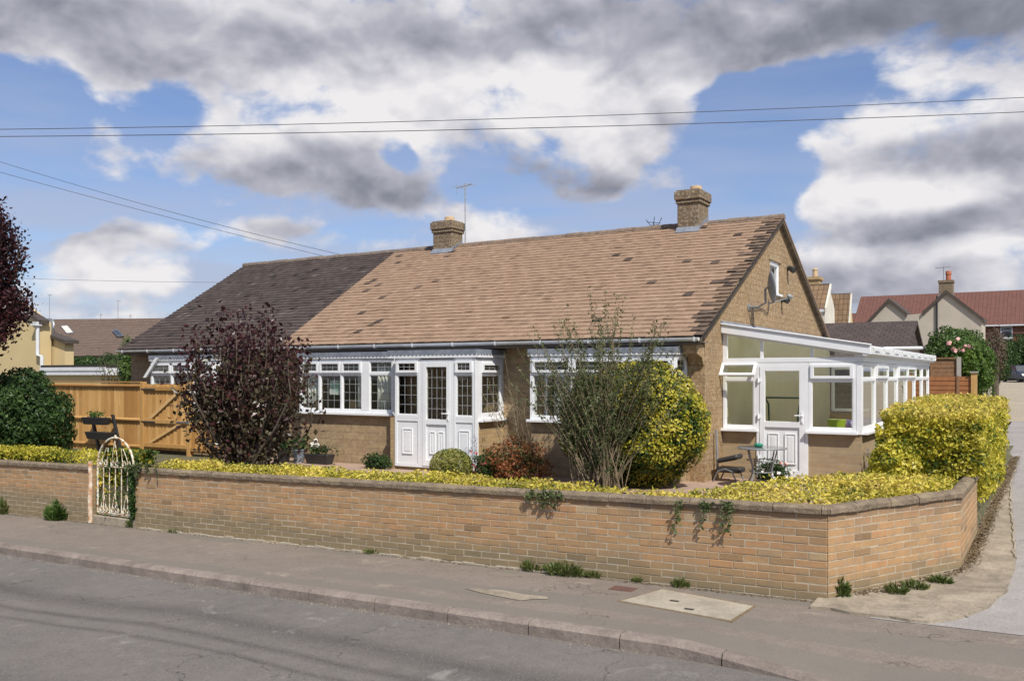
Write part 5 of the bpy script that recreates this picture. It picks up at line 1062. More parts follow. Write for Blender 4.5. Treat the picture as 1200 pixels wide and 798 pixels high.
# parked car
def car(c, yaw, lab):
    t_ = thing('parked_car', tuple(c), lab, 'car'); F = lambda p: (c[0]+p[0]*math.cos(yaw)-p[1]*math.sin(yaw), c[1]+p[0]*math.sin(yaw)+p[1]*math.cos(yaw), c[2]+p[2])
    M['carpaint'] = plain('dark_blue_grey_car_paint', (.05, .06, .085), None, 3, .25, spec=.8); M['carglass'] = M['skyglass']
    secs = [(-2.2, .62, .30, .62), (-2.1, .80, .24, .74), (-1.5, .88, .22, .86), (-.95, .89, .22, .93), (.9, .89, .22, .95), (1.7, .87, .24, .92), (2.15, .72, .30, .80)]; mb = MB(); mb.F = F; vs = []
    for y, w, zb_, zt__ in secs: vs += [(-w, y, zb_+.12), (-w*.93, y, zb_), (w*.93, y, zb_), (w, y, zb_+.12), (w, y, zt__-.22), (w*.84, y, zt__), (-w*.84, y, zt__), (-w, y, zt__-.22)]
    n = len(secs); mb.add(vs, [(i*8+k, i*8+(k+1) % 8, (i+1)*8+(k+1) % 8, (i+1)*8+k) for i in range(n-1) for k in range(8)]+[tuple(range(8))[::-1], tuple(range((n-1)*8, n*8))]); obj('body', mb, M['carpaint'], t_, bevel=.03)
    mb = MB(); mb.F = F; mb.hexa([(-.76, -1.0, .93), (.76, -1.0, .93), (.74, 1.7, .93), (-.74, 1.7, .93)], [(-.56, -.25, 1.43), (.56, -.25, 1.43), (.54, 1.0, 1.43), (-.54, 1.0, 1.43)]); obj('cabin', mb, M['carglass'], t_, bevel=.03)
    mb = MB(); mb.F = F; mb.box(-.57, .57, -.27, 1.02, 1.425, 1.47); obj('roof', mb, M['carpaint'], t_, bevel=.02)
    for x in (-.62, .62):
        mb = MB(); mb.F = F; mb.hexa([(x-.17, -2.19, .55), (x+.17, -2.19, .55), (x+.17, -2.0, .55), (x-.17, -2.0, .55)], [(x-.2, -2.1, .70), (x+.2, -2.1, .70), (x+.2, -1.9, .72), (x-.2, -1.9, .72)]); obj('headlight', mb, M['galv'], t_)
        for y in (-1.35, 1.4): mb = MB(); o_ = np.array(F((x*1.18, y, .31))); mb.lathe(tuple(o_), [(.2, -.1), (.31, -.1), (.31, .1), (.2, .1)], 18, axis=(math.cos(yaw), math.sin(yaw), 0)); obj('wheel', mb, M['darkpl'], t_)
        mb = MB(); mb.F = F; mb.box(x*1.55-.09, x*1.55+.09, -.82, -.70, .95, 1.08); obj('mirror', mb, M['carpaint'], t_)
    mb = MB(); mb.F = F; mb.box(-.36, .36, -2.235, -2.19, .52, .66); obj('grille', mb, M['darkpl'], t_); mb = MB(); mb.F = F; mb.box(-.26, .26, -2.26, -2.24, .38, .50); obj('number_plate', mb, M['whiter'], t_)
cpos = at(1196, 446, 80); cpos[2] = hgt(cpos[0], cpos[1])+.01; car(cpos, YAW-.1, 'dark blue grey parked car facing the camera at the far end of the side drive')
# ------------------------------------------------------------------ background, left
DY = 38.0
a = at(47, 400, DY); YY = a[1]
yh = thing('cream_house', (a[0]-3, YY, .4), 'cream rendered house with a white downpipe at the left edge', 'house')
pr = [(-60, 450), (46.8, 450), (46.8, 372), (30, 360.5), (22, 357), (-60, 357)]
def P2(px, py, y): q_ = onY(px, py, y); return (q_[0], q_[2])
mb = MB(); mb.prism([P2(-60, 450, YY), P2(46.8, 450, YY), P2(46.8, 378, YY), P2(27, 361, YY), P2(-10, 340, YY), P2(-60, 365, YY)], YY, YY+.5, 'y'); obj('wall', mb, M['cream'], yh)
mb = MB(); p, r_ = onY(50, 375, YY), onY(-10, 337, YY); mb.hexa([(p[0], YY-.15, p[2]-.16), (r_[0], YY-.15, r_[2]-.16), (r_[0], YY+.3, r_[2]-.16), (p[0], YY+.3, p[2]-.16)], [(p[0], YY-.15, p[2]), (r_[0], YY-.15, r_[2]), (r_[0], YY+.3, r_[2]), (p[0], YY+.3, p[2])]); obj('roof', mb, M['trimdark'], yh)
mb = MB(); f = lambda px, py: tuple(onY(px, py, YY-.12)); mb.tube([f(44, 380), f(44, 416), f(49, 417.5), f(49, 431)], .075, 8); hp = obj('downpipe', mb, M['gutter'], yh); mb = MB(); x_, _, z_ = onY(44, 381, YY-.1); mb.box(x_-.17, x_+.17, YY-.3, YY-.005, z_-.03, z_+.13); obj('hopper', mb, M['gutter'], yh)
mb = MB(); mb.prism([P2(47, 450, YY+.6), P2(76, 450, YY+.6), P2(76, 399.5, YY+.6), P2(60, 394, YY+.6), P2(47, 390, YY+.6)], YY+.6, YY+1, 'y'); obj('extension_wall', mb, M['cream'], yh)
p, r_ = onY(77, 399.8, YY+.5), onY(47, 389, YY+.5); mb = MB(); mb.hexa([(r_[0], YY+.45, r_[2]-.1), (p[0], YY+.45, p[2]-.1), (p[0], YY+1.1, p[2]-.1), (r_[0], YY+1.1, r_[2]-.1)], [(r_[0], YY+.45, r_[2]+.05), (p[0], YY+.45, p[2]+.05), (p[0], YY+1.1, p[2]+.05), (r_[0], YY+1.1, r_[2]+.05)]); obj('extension_verge', mb, M['trimdark'], yh)
YL = YY-1.5; mb = MB(); A, B = onY(47.5, 431, YL), onY(123.5, 433.5, YL); mb.box(A[0], B[0], YL, YL+3, A[2]-.28, A[2]); mb.box(A[0]-.02, B[0]+.03, YL-.03, YL-.004, A[2]-.12, A[2]+.01); pr_ = obj('flat_roof_fascia', mb, M['gutter'], yh); mb = MB(); mb.box(A[0], B[0]+.02, YL, YL+3, A[2]+.002, A[2]+.10); obj('flat_roof', mb, M['under'], yh); mb = MB(); mb.box(A[0], onY(114, 440, YL)[0], YL+.15, YL+2.9, .3, A[2]-.282); obj('annexe_wall', mb, M['cream'], yh)
YD = 40.0; br_ = thing('tiled_house', (onY(120, 400, YD)[0], YD, .3), 'long low house with brown tiled roof and three roof windows on the left', 'house')
A, B = onY(45, 372.5, YD), onY(200, 382, YD); Ze = onY(100, 417, YD-5)[2]
mb = MB(); roofquad(mb, (A[0]-6, YD-5, Ze), (B[0]+8, YD-5, Ze), (B[0]+8, YD, A[2]*.35+B[2]*.65), (A[0]-6, YD, A[2]), .15); roofquad(mb, (A[0]-6, YD+5, Ze), (B[0]+8, YD+5, Ze), (B[0]+8, YD+.01, A[2]*.35+B[2]*.65), (A[0]-6, YD+.01, A[2]), .15); ro_ = obj('roof', mb, M['pan_far'], br_)
mb = MB(); mb.box(A[0]-5.5, B[0]+7.5, YD-4.6, YD+4.6, -.5, Ze-.15); obj('wall', mb, M['cream'], br_)
def onroof(px, py):                                 # a point of the picture on that roof's front slope
    e = np.array([0, YD-5, Ze]); zrm = (A[2]*.7+B[2]*.3); n = np.cross(np.array([1, 0, 0]), np.array([0, 5, zrm-Ze])); n /= np.linalg.norm(n); d = ray(px, py); return CAM+d*((e-CAM)@n)/(d@n), n
for (c, lab) in ((((71, 382.6), (79.5, 381.6), (88, 391.3), (79, 392.3)), 0), (((131.5, 387.5), (138.5, 386.8), (145.5, 394.5), (138, 395)), 1), (((171, 388), (178, 387.4), (184, 393), (177, 393.6)), 2)):
    P = [onroof(*p) for p in c]; n = P[0][1]; c_ = sum(p[0] for p in P)/4; fr_ = MB(); fr_.hexa([tuple(p[0]-n*.02) for p in P], [tuple(p[0]+n*.10) for p in P]); o_ = obj('roof_window', fr_, M['galv'], br_); g = MB(); g.hexa([tuple(c_+(p[0]-c_)*.8+n*.101) for p in P], [tuple(c_+(p[0]-c_)*.8+n*.12) for p in P]); obj('pane', g, M['skyglass'] if lab else M['whiter'], o_)
def chim_far(px0, px1, py0, py1, y, parent):
    a, b_ = onY(px0, py0, y), onY(px1, py1, y); mb = MB(); mb.box(a[0], b_[0], y, y+.7, b_[2]-.5, a[2]); mb.box(a[0]-.05, b_[0]+.05, y-.05, y+.75, a[2]+.001, a[2]+.12); return obj('chimney', mb, M['hbrick'], parent)
chim_far(134.5, 142, 375, 380, YD+.5, ro_)
for px, p0, p1, lab, y in ((58, 345, 376, 'tall thin aerial mast above the brown tiled roof near the cream house', YD+1), (138.3, 352, 376, 'aerial on the small chimney of the brown tiled roof', YD+.8), (118, 368, 380, 'short distant aerial left of the small chimney', YD+6), (152.5, 369, 382, 'short distant aerial right of the small chimney', YD+6)):
    a, b_ = onY(px, p1, y), onY(px, p0, y); yagi(tuple(a), b_[2]-a[2], lab, (.3, .2) if p1-p0 > 20 else (.15, .1), 4, .18, r=.018, dirv=(.3, -.95, 0))
a = onY(57, 383, YY+2.2); t_ = thing('satellite_dish', tuple(a), 'pale grey satellite dish behind the cream house extension', 'satellite dish'); mb = MB(); dn2 = Vector((.3, -.9, .3)).normalized(); mb.lathe(tuple(a), [(.02, .0), (.2, .02), (.38, .08), (.39, .09), (.2, .04), (.01, .02)], 20, axis=tuple(dn2)); obj('dish', mb, M['galv'], t_, smooth=True); mb = MB(); mb.tube([tuple(a), (a[0], a[1]+.3, a[2]-.1), (a[0], a[1]+.3, a[2]-1.0)], .03, 6); obj('bracket', mb, M['galv'], t_)
# ------------------------------------------------------------------ plants
def lump(P, k=3., amp=.12, seed=0):
    r = np.random.default_rng(seed); out = np.zeros(len(P))
    for i in range(6):
        w = r.normal(size=3)*k*(1+.5*i); out += np.sin(P@w+r.uniform(0, 6))/(1+.5*i)
    return out*amp/2.2
def ball(n, c, rad, thick=.30, amp=.12, seed=0, k=3., flat=0):
    d = rng.normal(size=(n, 3)); d /= np.linalg.norm(d, axis=1, keepdims=True)
    r = 1-thick*rng.random((n, 1))**1.6+lump(d, k, amp, seed)[:, None]
    return d*r*np.array(rad)+np.array(c), d
def stems(c, h, n, spread, r, mat, parent, name='stem', seed=1):
    rr = random.Random(seed); mb = MB()
    for i in range(n):
        a = rr.uniform(0, 6.28); q = rr.uniform(.3, 1)*spread; p0 = (c[0]+rr.uniform(-.06, .06), c[1]+rr.uniform(-.06, .06), c[2]-.05)
        mb.tube([p0, (p0[0]+q*.3*math.cos(a), p0[1]+q*.3*math.sin(a), c[2]+h*.4), (p0[0]+q*math.cos(a), p0[1]+q*math.sin(a), c[2]+h*rr.uniform(.8, 1))], [r, r*.7, r*.25], 5)
    return obj(name, mb, mat, parent)
def bush(name, lab, cat, c, rad, n, size, mat, grp=None, thick=.35, amp=.14, seed=0, k=3., zbase=.42, part='foliage', stem=True, core=True, asp=.55):
    t_ = thing(name, (c[0], c[1], zbase), lab, cat, grp); P, d = ball(n, c, rad, thick, amp, seed, k); m_ = P[:, 2] > zbase+.02
    leaves(part, P[m_], size, mat, t_, d[m_], asp=asp)
    if stem: stems((c[0], c[1], zbase), c[2]-zbase+rad[2]*.6, 9, min(rad[0], rad[1])*.8, .025, M['bark'], t_, seed=seed)
    return t_
# long clipped low hedge behind the wall
def hedge_pts(poly, z0, ztop, dens, seed=0, thick=.16, amp=.05, front_z=None):
    poly = np.array(poly, float); lo, hi = poly.min(0), poly.max(0); n = int((hi-lo).prod()*dens*2.2)
    p = lo+(hi-lo)*rng.random((n, 2)); ins = np.zeros(n, bool); dist = np.full(n, 9.); j = len(poly)-1
    for i in range(len(poly)):
        a, b = poly[i], poly[j]; cr = ((a[1] > p[:, 1]) != (b[1] > p[:, 1])) & (p[:, 0] < (b[0]-a[0])*(p[:, 1]-a[1])/(b[1]-a[1]+1e-12)+a[0]); ins ^= cr
        e = b-a; t_ = np.clip(((p-a)@e)/(e@e), 0, 1)[:, None]; dist = np.minimum(dist, np.linalg.norm(p-(a+t_*e), axis=1)); j = i
    p, dist = p[ins], dist[ins]; q3 = np.c_[p, np.zeros(len(p))]; L3 = lump(q3, 2.2, amp, seed)+lump(q3, 7., amp*.6, seed+5)
    zt_ = ztop(p) if callable(ztop) else ztop
    zt_ = zt_-.10*np.exp(-dist/.05)+L3
    top = np.c_[p, zt_-thick*rng.random(len(p))**1.5]; keep = rng.random(len(p)) < .62
    sd_ = dist < .16; zz = z0+(zt_-z0)*rng.random(len(p)); side_ = np.c_[p, zz][sd_]
    return top[keep], side_, p
def hedge(name, lab, poly, z0, ztop, dens, size, mats, seed=0, parent_loc=None, amp=.05, side_mult=1, thick=.16):
    c = np.mean(poly, axis=0); t_ = thing(name, (c[0], c[1], z0), lab, 'hedge'); top, sd_, p = hedge_pts(poly, z0, ztop, dens, seed, thick, amp)
    leaves('clipped_top', top, size, mats[0], t_, np.tile((0, 0, 1.), (len(top), 1)), spread=.9)
    S = [sd_+rng.normal(size=sd_.shape)*(.03, .03, .02) for _ in range(side_mult)]; S = np.concatenate(S)
    Nn = np.tile((.1, -.8, .3), (len(S), 1)); leaves('side_foliage', S, size, mats[1], t_, Nn, spread=1.)
    return t_, p
hz = lambda p: .895+.10*np.clip((p[:, 1]+4.9)/1.2, 0, 1)
_, _ = hedge('low_hedge', 'long low clipped golden hedge behind the front garden wall', [(-7.25, -5.28), (3.05, -5.28), (3.62, -4.2), (3.98, -3.4), (4.0, -2.15), (3.0, -2.15), (2.6, -3.3), (1.4, -4.55), (-7.25, -4.85)], .40, hz, 1500, .042, (M['goldtop'], M['gold']), 1, side_mult=2)
_, _ = hedge('low_hedge', 'low golden green hedge behind the wall left of the white iron gate', [(-17, -5.28), (-8.6, -5.28), (-8.6, -4.85), (-17, -4.85)], .35, lambda p: .90+0*p[:, 0], 1300, .042, (M['gold'], M['gold']), 2, side_mult=1)
P = np.c_[rng.uniform(-8.42, -7.38, 9500), -5.20+rng.normal(size=9500)*.09, rng.uniform(-.06, 1.0, 9500)]; tg = thing('gateway_shrub', (-7.9, -5.2, 0), 'yellow and green leaved shrub filling the gateway behind the white iron gate', 'shrub'); leaves('foliage', P, .062, M['goldgreen'], tg, np.tile((0, -1., .3), (9500, 1)))
mb = MB(); mb.box(-8.5, -7.36, -5.48, -5.0, -.6, -.075); tag(obj('step', mb, M['conc'], bevel=.01), 'worn concrete threshold under the white iron gate', 'step')
mb = MB(); mb.box(-17, 3.0, -5.378, -5.3, -.9, .42); mb.box(3.95, 4.035, -3.4, 9.4, -.8, .40); mb.hexa([(4.03, -1.3, -.3), (4.20, -1.3, -.3), (4.20, 9.4, -.3), (4.03, 9.4, -.3)], [(4.03, -1.3, .42), (4.12, -1.3, .16), (4.12, 9.4, .34), (4.03, 9.4, .46)]); tag(obj('soil_bank', mb, M['soil']), kind='structure')
# tall hedge on the drive side
th = thing('tall_hedge', (3.6, .5, .42), 'tall clipped golden hedge between the conservatory and the side drive', 'hedge')
x0, x1, y0, y1, z0, z1 = 3.02, 4.27, -2.1, 3.4, .42, 1.73
def face(n, ax, v, sgn):
    p = np.c_[rng.uniform(x0, x1, n), rng.uniform(y0, y1, n), rng.uniform(z0, z1, n)]; q3 = p.copy(); dep = -.02+lump(q3, 2.5, .07, 11)+lump(q3, 8, .035, 12)-.16*rng.random(n)**1.8
    p[:, ax] = v+sgn*dep; N_ = np.zeros((n, 3)); N_[:, ax] = sgn; return p, N_
ps = [face(15000, 2, z1, 1), face(11500, 1, y0, -1), face(16000, 0, x1, 1), face(3500, 0, x0, -1), face(2500, 1, y1, 1)]
P = np.concatenate([a for a, _ in ps]); Nn = np.concatenate([b_ for _, b_ in ps])
hole = (lump(P, 2.0, 1, 31)+lump(P, 5, .6, 32)) ; low = (P[:, 2] < .95) & (P[:, 0] < 4.1) & (P[:, 1] < y0+.25)
keep = (hole < 1.0) & ~((P[:, 0] > 3.98) & (P[:, 2] < np.where(P[:, 1] < -1.3, .98, .58)+lump(P, 6, .12, 77))) & ~(low & (rng.random(len(P)) < .75)); P, Nn = P[keep], Nn[keep]
P[:, 2] += .10*np.clip((P[:, 1]+2.1)/5, 0, 1)*(P[:, 2]-z0)/(z1-z0)
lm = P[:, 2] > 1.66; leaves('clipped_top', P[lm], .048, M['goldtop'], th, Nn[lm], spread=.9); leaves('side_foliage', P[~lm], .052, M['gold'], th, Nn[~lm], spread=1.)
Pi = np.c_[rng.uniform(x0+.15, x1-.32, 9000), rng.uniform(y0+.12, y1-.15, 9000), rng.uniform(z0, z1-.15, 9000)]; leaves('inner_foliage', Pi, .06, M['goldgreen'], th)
mb = MB(); rr = random.Random(5)
for i in range(70):
    x, y = rr.uniform(x0+.1, x1-.15), rr.uniform(y0+.02, y0+.6); mb.tube([(x+rr.uniform(-.1, .1), y+.1, .4), (x, y, .9), (x+rr.uniform(-.2, .2), y+rr.uniform(-.1, .1), 1.4)], [.014, .010, .004], 4)
obj('stem', mb, M['twig'], th)
P, d = ball(5200, (3.25, -2.25, .95), (.34, .28, .42), .4, .2, 17); t_ = thing('golden_shrub', (3.25, -2.25, .42), 'small loose golden shrub at the foot of the tall hedge beside the conservatory', 'shrub'); leaves('foliage', P, .05, M['gold'], t_, d)
# round golden bush by the gable corner
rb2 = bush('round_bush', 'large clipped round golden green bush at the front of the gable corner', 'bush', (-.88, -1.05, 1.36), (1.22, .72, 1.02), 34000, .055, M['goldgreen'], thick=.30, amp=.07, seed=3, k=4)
P, d = ball(12000, (-.78, -1.08, 1.42), (1.20, .74, .98), .05, .07, 3, 4); m_ = (d[:, 0]*.9-d[:, 1]*.25+d[:, 2]*.35+lump(P, 5, .5, 91) > .30); leaves('sunlit_side_foliage', P[m_], .056, M['gold'], rb2, d[m_])  # gold leaves only on the sunward side; light and shade set by leaf colour
# twiggy shrub with long bare stems
def twiggy(name, lab, c, n, h, spread, mat, leafn, lsize, seed, top=1.0, rad=.012, lean=(0, 0)):
    t_ = thing(name, tuple(c), lab, 'shrub'); rr = random.Random(seed); mb = MB(); LP = []
    for i in range(n):
        a = rr.uniform(0, 6.28); q = spread*rr.random()**.6; hh = h*rr.uniform(.55, 1)*(1-.25*(q/spread)); b = (c[0]+rr.gauss(0, .16), c[1]+rr.gauss(0, .12), c[2]-.03); pts = []
        bx_, by_ = rr.gauss(0, .07), rr.gauss(0, .07)
        for k in range(7):
            f = k/6; pts.append((b[0]+(q*math.cos(a)+lean[0])*f**1.3+bx_*math.sin(f*5)*.6, b[1]+(q*.6*math.sin(a)+lean[1])*f**1.3+by_*math.sin(f*4)*.6, b[2]+hh*f))
        mb.tube(pts, [rad*(1-.8*k/6) for k in range(7)], 4)
        for s_ in range(rr.randint(2, 5)):
            k = rr.randint(1, 5); p = pts[k]; aa = rr.uniform(0, 6.28); l = rr.uniform(.15, .5); e1_ = (p[0]+l*.5*math.cos(aa), p[1]+l*.4*math.sin(aa), p[2]+l*.7); mb.tube([p, e1_], [rad*.4, rad*.12], 3)
            for _ in range(leafn): f = rr.random(); LP.append([p[w]+(e1_[w]-p[w])*f+rr.gauss(0, .018) for w in range(3)])
        for _ in range(leafn*3):
            f = rr.uniform(.25, 1)**.6; k = min(5, int(f*6)); g_ = f*6-k; LP.append([pts[k][w]+(pts[k+1][w]-pts[k][w])*g_+rr.gauss(0, .022) for w in range(3)])
    obj('stem', mb, M['twig'], t_); leaves('foliage', np.array(LP), lsize, mat, t_, asp=.4); return t_
twiggy('twiggy_shrub', 'tall twiggy half bare shrub with grey green leaves in front of the right bay window', (-1.0, -1.9, .42), 135, 3.3, 1.45, M['willow'], 22, .046, 4, rad=.0085)
twiggy('twiggy_shrub', 'thin sparse arching twigs beside the right edge of the glazed porch', (-2.75, -1.3, .42), 16, 2.3, .55, M['willow'], 5, .04, 8, rad=.008, lean=(-.35, 0))
bush('russet_shrub', 'low russet leaved shrub right of the small domed bush', 'shrub', (-2.85, -1.3, .70), (.55, .35, .40), 6500, .052, M['redleaf'], thick=.8, amp=.3, seed=6)
t_ = bush('flowering_shrub', 'low green shrub with small red flowers next to the domed bush', 'shrub', (-3.42, -1.3, .62), (.32, .25, .27), 2600, .045, M['green'], thick=.8, amp=.3, seed=8)
P, d = ball(40, (-3.5, -1.35, .70), (.36, .28, .32), .4, .3, 9); blooms(t_, 'flower', [p for p, q_ in zip(P, d) if q_[1] < .3][:24], .018, M['petalr'], 6, .035)
bush('domed_bush', 'small neatly domed yellow green bush at the foot of the porch door', 'bush', (-4.10, -1.5, .62), (.40, .34, .30), 7000, .036, M['domeleaf'], thick=.3, amp=.04, seed=10, k=5)
bush('green_tuft', 'small dark green plant left of the porch under the bay', 'plant', (-6.1, -1.1, .53), (.3, .2, .19), 2200, .045, M['green'], thick=.9, amp=.3, seed=12)
t_ = bush('flowering_plant', 'small white flowered plant at the bottom of the conservatory door behind the table legs', 'plant', (.95, .62, .58), (.32, .18, .20), 1800, .045, M['green'], thick=.9, amp=.3, seed=13); blooms(t_, 'flower', [(1.0, .44, .56), (1.12, .42, .60), (1.22, .46, .54), (.85, .45, .62), (1.3, .5, .60), (1.05, .4, .50)], .025, M['petalw'], 7, .045); blooms(t_, 'pink_flower', [(1.12, .55, .76), (1.2, .56, .74)], .022, M['petalp'], 7, .04)
# purple leaved shrub, many stemmed, flaring upwards
def plum(name, lab, c, h, spread, n, seed, mats, lsz=.075, cat='shrub', trunk=0, leaves_per=120, rad=.03, low=.15):
    t_ = thing(name, tuple(c), lab, cat); rr = random.Random(seed); mb = MB(); L0 = []; L1 = []
    for i in range(n):
        a = rr.uniform(0, 6.28); q = spread*math.sqrt(rr.random()); hh = h*rr.uniform(.5, 1)*(1-.12*(q/spread)**2); b = (c[0]+rr.gauss(0, .10), c[1]+rr.gauss(0, .10), c[2]-.05+trunk*.8); pts = []
        for k in range(8): f = k/7; pts.append((b[0]+q*math.cos(a)*min(1, f*1.5)**.9+rr.gauss(0, .03), b[1]+q*.8*math.sin(a)*min(1, f*1.5)**.9+rr.gauss(0, .03), b[2]+(hh-trunk*.8)*f))
        mb.tube(pts, [rad*(1-.85*k/7) for k in range(8)], 5)
        for _ in range(leaves_per):
            f = low+(1-low)*rr.random()**.85; k = min(6, int(f*7)); g_ = f*7-k; w_ = .17*(1-.62*f)+.03; p = [pts[k][w]+(pts[k+1][w]-pts[k][w])*g_+rr.gauss(0, w_) for w in range(3)]
            (L1 if (p[2]-c[2])/h > .60+rr.gauss(0, .1) else L0).append(p)
    if trunk: mb.tube([(c[0], c[1], c[2]-.1), (c[0]+.05, c[1], c[2]+trunk*.5), (c[0], c[1], c[2]+trunk)], [.14, .11, .09], 8)
    obj('trunk' if trunk else 'stem', mb, M['bark'], t_); leaves('foliage', np.array(L0), lsz, mats[0], t_, asp=.62); leaves('upper_foliage', np.array(L1), lsz*.95, mats[1], t_, asp=.62); return t_
plum('purple_shrub', 'large dark purple leaved shrub in front of the left bungalow and timber gate', (-7.25, -3.25, .42), 3.2, 1.18, 66, 21, (M['plum'], M['plumtop']), .088, leaves_per=140)
pc = at(-52, 300, 17.5); plum('purple_tree', 'dark purple leaved tree cut off by the left edge of the photo', (pc[0], pc[1], .42), 5.6, 1.45, 85, 33, (M['plumtop'], M['plumtop']), .085, 'tree', 3.0, 420, .04, .10)
gb = at(22, 485, 18.2); bush('green_bush', 'big rounded dark green bush in front of the timber fence at the left edge', 'bush', (gb[0], gb[1], 1.32), (1.15, .9, 1.02), 24000, .075, M['green'], thick=.45, amp=.16, seed=15, k=3.5)
# hedges and trees of the background
def fb_(name, lab, cat, px, py, D, rx, rz, ry, n, size, mat, seed, amp=.22, k=3., zb=.4, thick=.5):
    c = at(px, py, D); return bush(name, lab, cat, (c[0], c[1], c[2]), (rx, ry, rz), n, size, M[mat], thick=thick, amp=amp, seed=seed, k=k, zbase=zb, stem=True)
fb_('green_hedge', 'mid green bushy hedge between the cream house and the left bungalow', 'hedge', 106, 437, 43, 1.35, .85, 1.0, 7000, .11, 'green', 41, zb=.3)
fb_('green_hedge', 'darker green hedge mound beside the brick side wall of the left bungalow', 'hedge', 136, 437, 42, 1.0, .85, 1.0, 6000, .11, 'green', 42, zb=.3)
fb_('climbing_plant', 'light green climbing plant at the left end of the dark roofed bungalow', 'plant', 152, 432, 25, .30, .85, .3, 2200, .08, 'brightgreen', 43, zb=.3)
plum('bare_shrub', 'thin grey twiggy shrub at the left end of the dark roofed bungalow', tuple(at(137, 462, 26)), 1.6, .6, 26, 44, (M['willow'], M['willow']), .05, leaves_per=14, rad=.014)
rsb = fb_('rose_bush', 'tall light green rose bush with pink roses behind the brown fence', 'bush', 1122, 415, 27, .88, .78, .9, 13000, .085, 'brightgreen', 45, amp=.26, k=4.5, zb=.6, thick=.6)
for px, py in ((1117, 409.5), (1125.5, 409), (1131, 406), (1137, 406.8), (1139, 412)): pass
blooms(rsb, 'rose', [at(px, py, 26.1) for px, py in ((1117, 409.5), (1119.5, 410.8), (1125.5, 409.5), (1128, 411), (1131, 406), (1137, 406.8), (1112, 402), (1122, 398))], .05, M['petalp'], 10, .09)
fb_('laurel_bush', 'bright green upright bush at the corner of the side drive below the roses', 'bush', 1146, 436, 26, .42, .72, .5, 6000, .075, 'domeleaf2', 46, amp=.4, k=4.5, zb=.5, thick=.6)
fb_('conifer_hedge', 'brownish dark green conifer behind the bright green upright bush', 'tree', 1166, 424, 48, .75, 1.25, .9, 8000, .12, 'green', 47, zb=.8)
pc = at(1166, 447, 42); mb = MB(); mb.tube([(pc[0], pc[1], .8), (pc[0]+.05, pc[1], 2.6), (pc[0], pc[1], 3.8)], [.16, .13, .06], 7); tpt = thing('bare_tree', (pc[0], pc[1], .9), 'bare brown trunk with ragged dead twigs beside the drive entrance', 'tree'); obj('trunk', mb, M['bark'], tpt); P, d = ball(3500, (pc[0], pc[1], 3.3), (.5, .5, 1.1), .8, .3, 48); leaves('crown', P, .08, plain('dead_leaf', (.13, .085, .05), (.08, .055, .035), 9), tpt, d)
for i, (px, py, D, rx, rz) in enumerate(((1172, 424, 87, 1.7, 1.9), (1192, 421, 89, 2.0, 2.1), (1212, 419, 90, 2.0, 2.4), (1181, 412, 93, 1.6, 1.7))):
    fb_('dark_tree', ('dark green tree just behind and left of the parked car', 'dark green tree directly behind the parked car', 'dark green tree right of the parked car at the edge of the photo', 'farther dark green tree under the window of the red brick house')[i], 'tree', px, py, D, rx, rz, 1.5, 7000, .18, 'green', 50+i, zb=1.0)
# weeds and climbers along the wall
def tuft(c, r, h, n, mat, lab, size=.06, flower=None, name='weed_clump', grp='weeds at the foot of the wall'):
    a = rng.uniform(0, 6.28, n); q = r*np.sqrt(rng.random(n)); z = h*rng.random(n)*(1-.6*q/r); P = np.c_[c[0]+q*np.cos(a), c[1]+q*np.sin(a)*.55, c[2]+z+.01]
    Nn = np.c_[np.cos(a)*.8, np.sin(a)*.8-.3, np.full(n, .4)]; Tn = np.c_[np.cos(a)*q/r*.9, np.sin(a)*q/r*.9-.1, np.full(n, .8)]; P = P[:n//2]; o = leaves(name, P, size*1.5, mat, None, Nn[:n//2], asp=.16, jit=.5, tan=Tn[:n//2]); tag(o, lab, 'weeds', grp)
def wb(px, py): 
    d = ray(px, py); n = np.array([-.018, 0, 1.]); p0 = np.array([3.17, -5.43, 0]); return CAM+d*((p0-CAM)@n)/(d@n)
for px, py, r_, h_, n, s_, lab in ((86, 606, .26, .34, 1500, .085, 'large dark green weed clump at the wall foot left of the white gate'), (2, 602, .16, .30, 600, .08, 'green weed clump at the wall foot cut by the left edge'), (188, 612, .07, .16, 180, .05, 'little green weed at the wall foot just right of the white gate'),
    (640, 662, .13, .14, 420, .05, 'small leafy weed at the wall foot left of the widest weed patch'), (672, 669, .26, .15, 1300, .055, 'widest weed patch at the wall foot left of the rusty cover'), (702, 673, .10, .08, 300, .045, 'low weed between the widest patch and the rusty cover'),
    (752, 680, .06, .06, 130, .04, 'tiny weed at the wall foot just above the rusty cover'), (806, 683, .10, .09, 320, .045, 'small light green weed at the wall foot above the pale slab'), (985, 703, .10, .26, 650, .05, 'upright dark weed growing from the crack at the wall corner'),
    (215, 622, .14, .04, 260, .04, 'flat yellowish weed on the pavement edge right of the white gate'), (452, 644, .12, .05, 200, .04, 'thin low weed at the wall foot in the middle of the long wall')):
    p = wb(px, py); p[1] = min(p[1], -5.50) if px < 980 else p[1]; tuft(p, r_, h_, n, M['weed'] if n < 1400 else M['brightgreen'], lab, s_)
for i, (px, py) in enumerate(((1050, 695), (1073, 690), (1101, 684))):
    d = ray(px, py); t__ = -(CAM[2]-.06)/d[2]; p = CAM+d*t__; tuft(p, .12, .09, 320, M['weed'], ('dry grass tuft nearest the wall corner on the worn concrete', 'middle dry grass tuft on the worn concrete below the angled wall', 'dry grass tuft at the far end of the angled wall')[i], .05)
p = wb(1122, 722); tuft(p, .09, .015, 120, M['weed'], 'flat grass tuft on the rim of the worn concrete', .03)
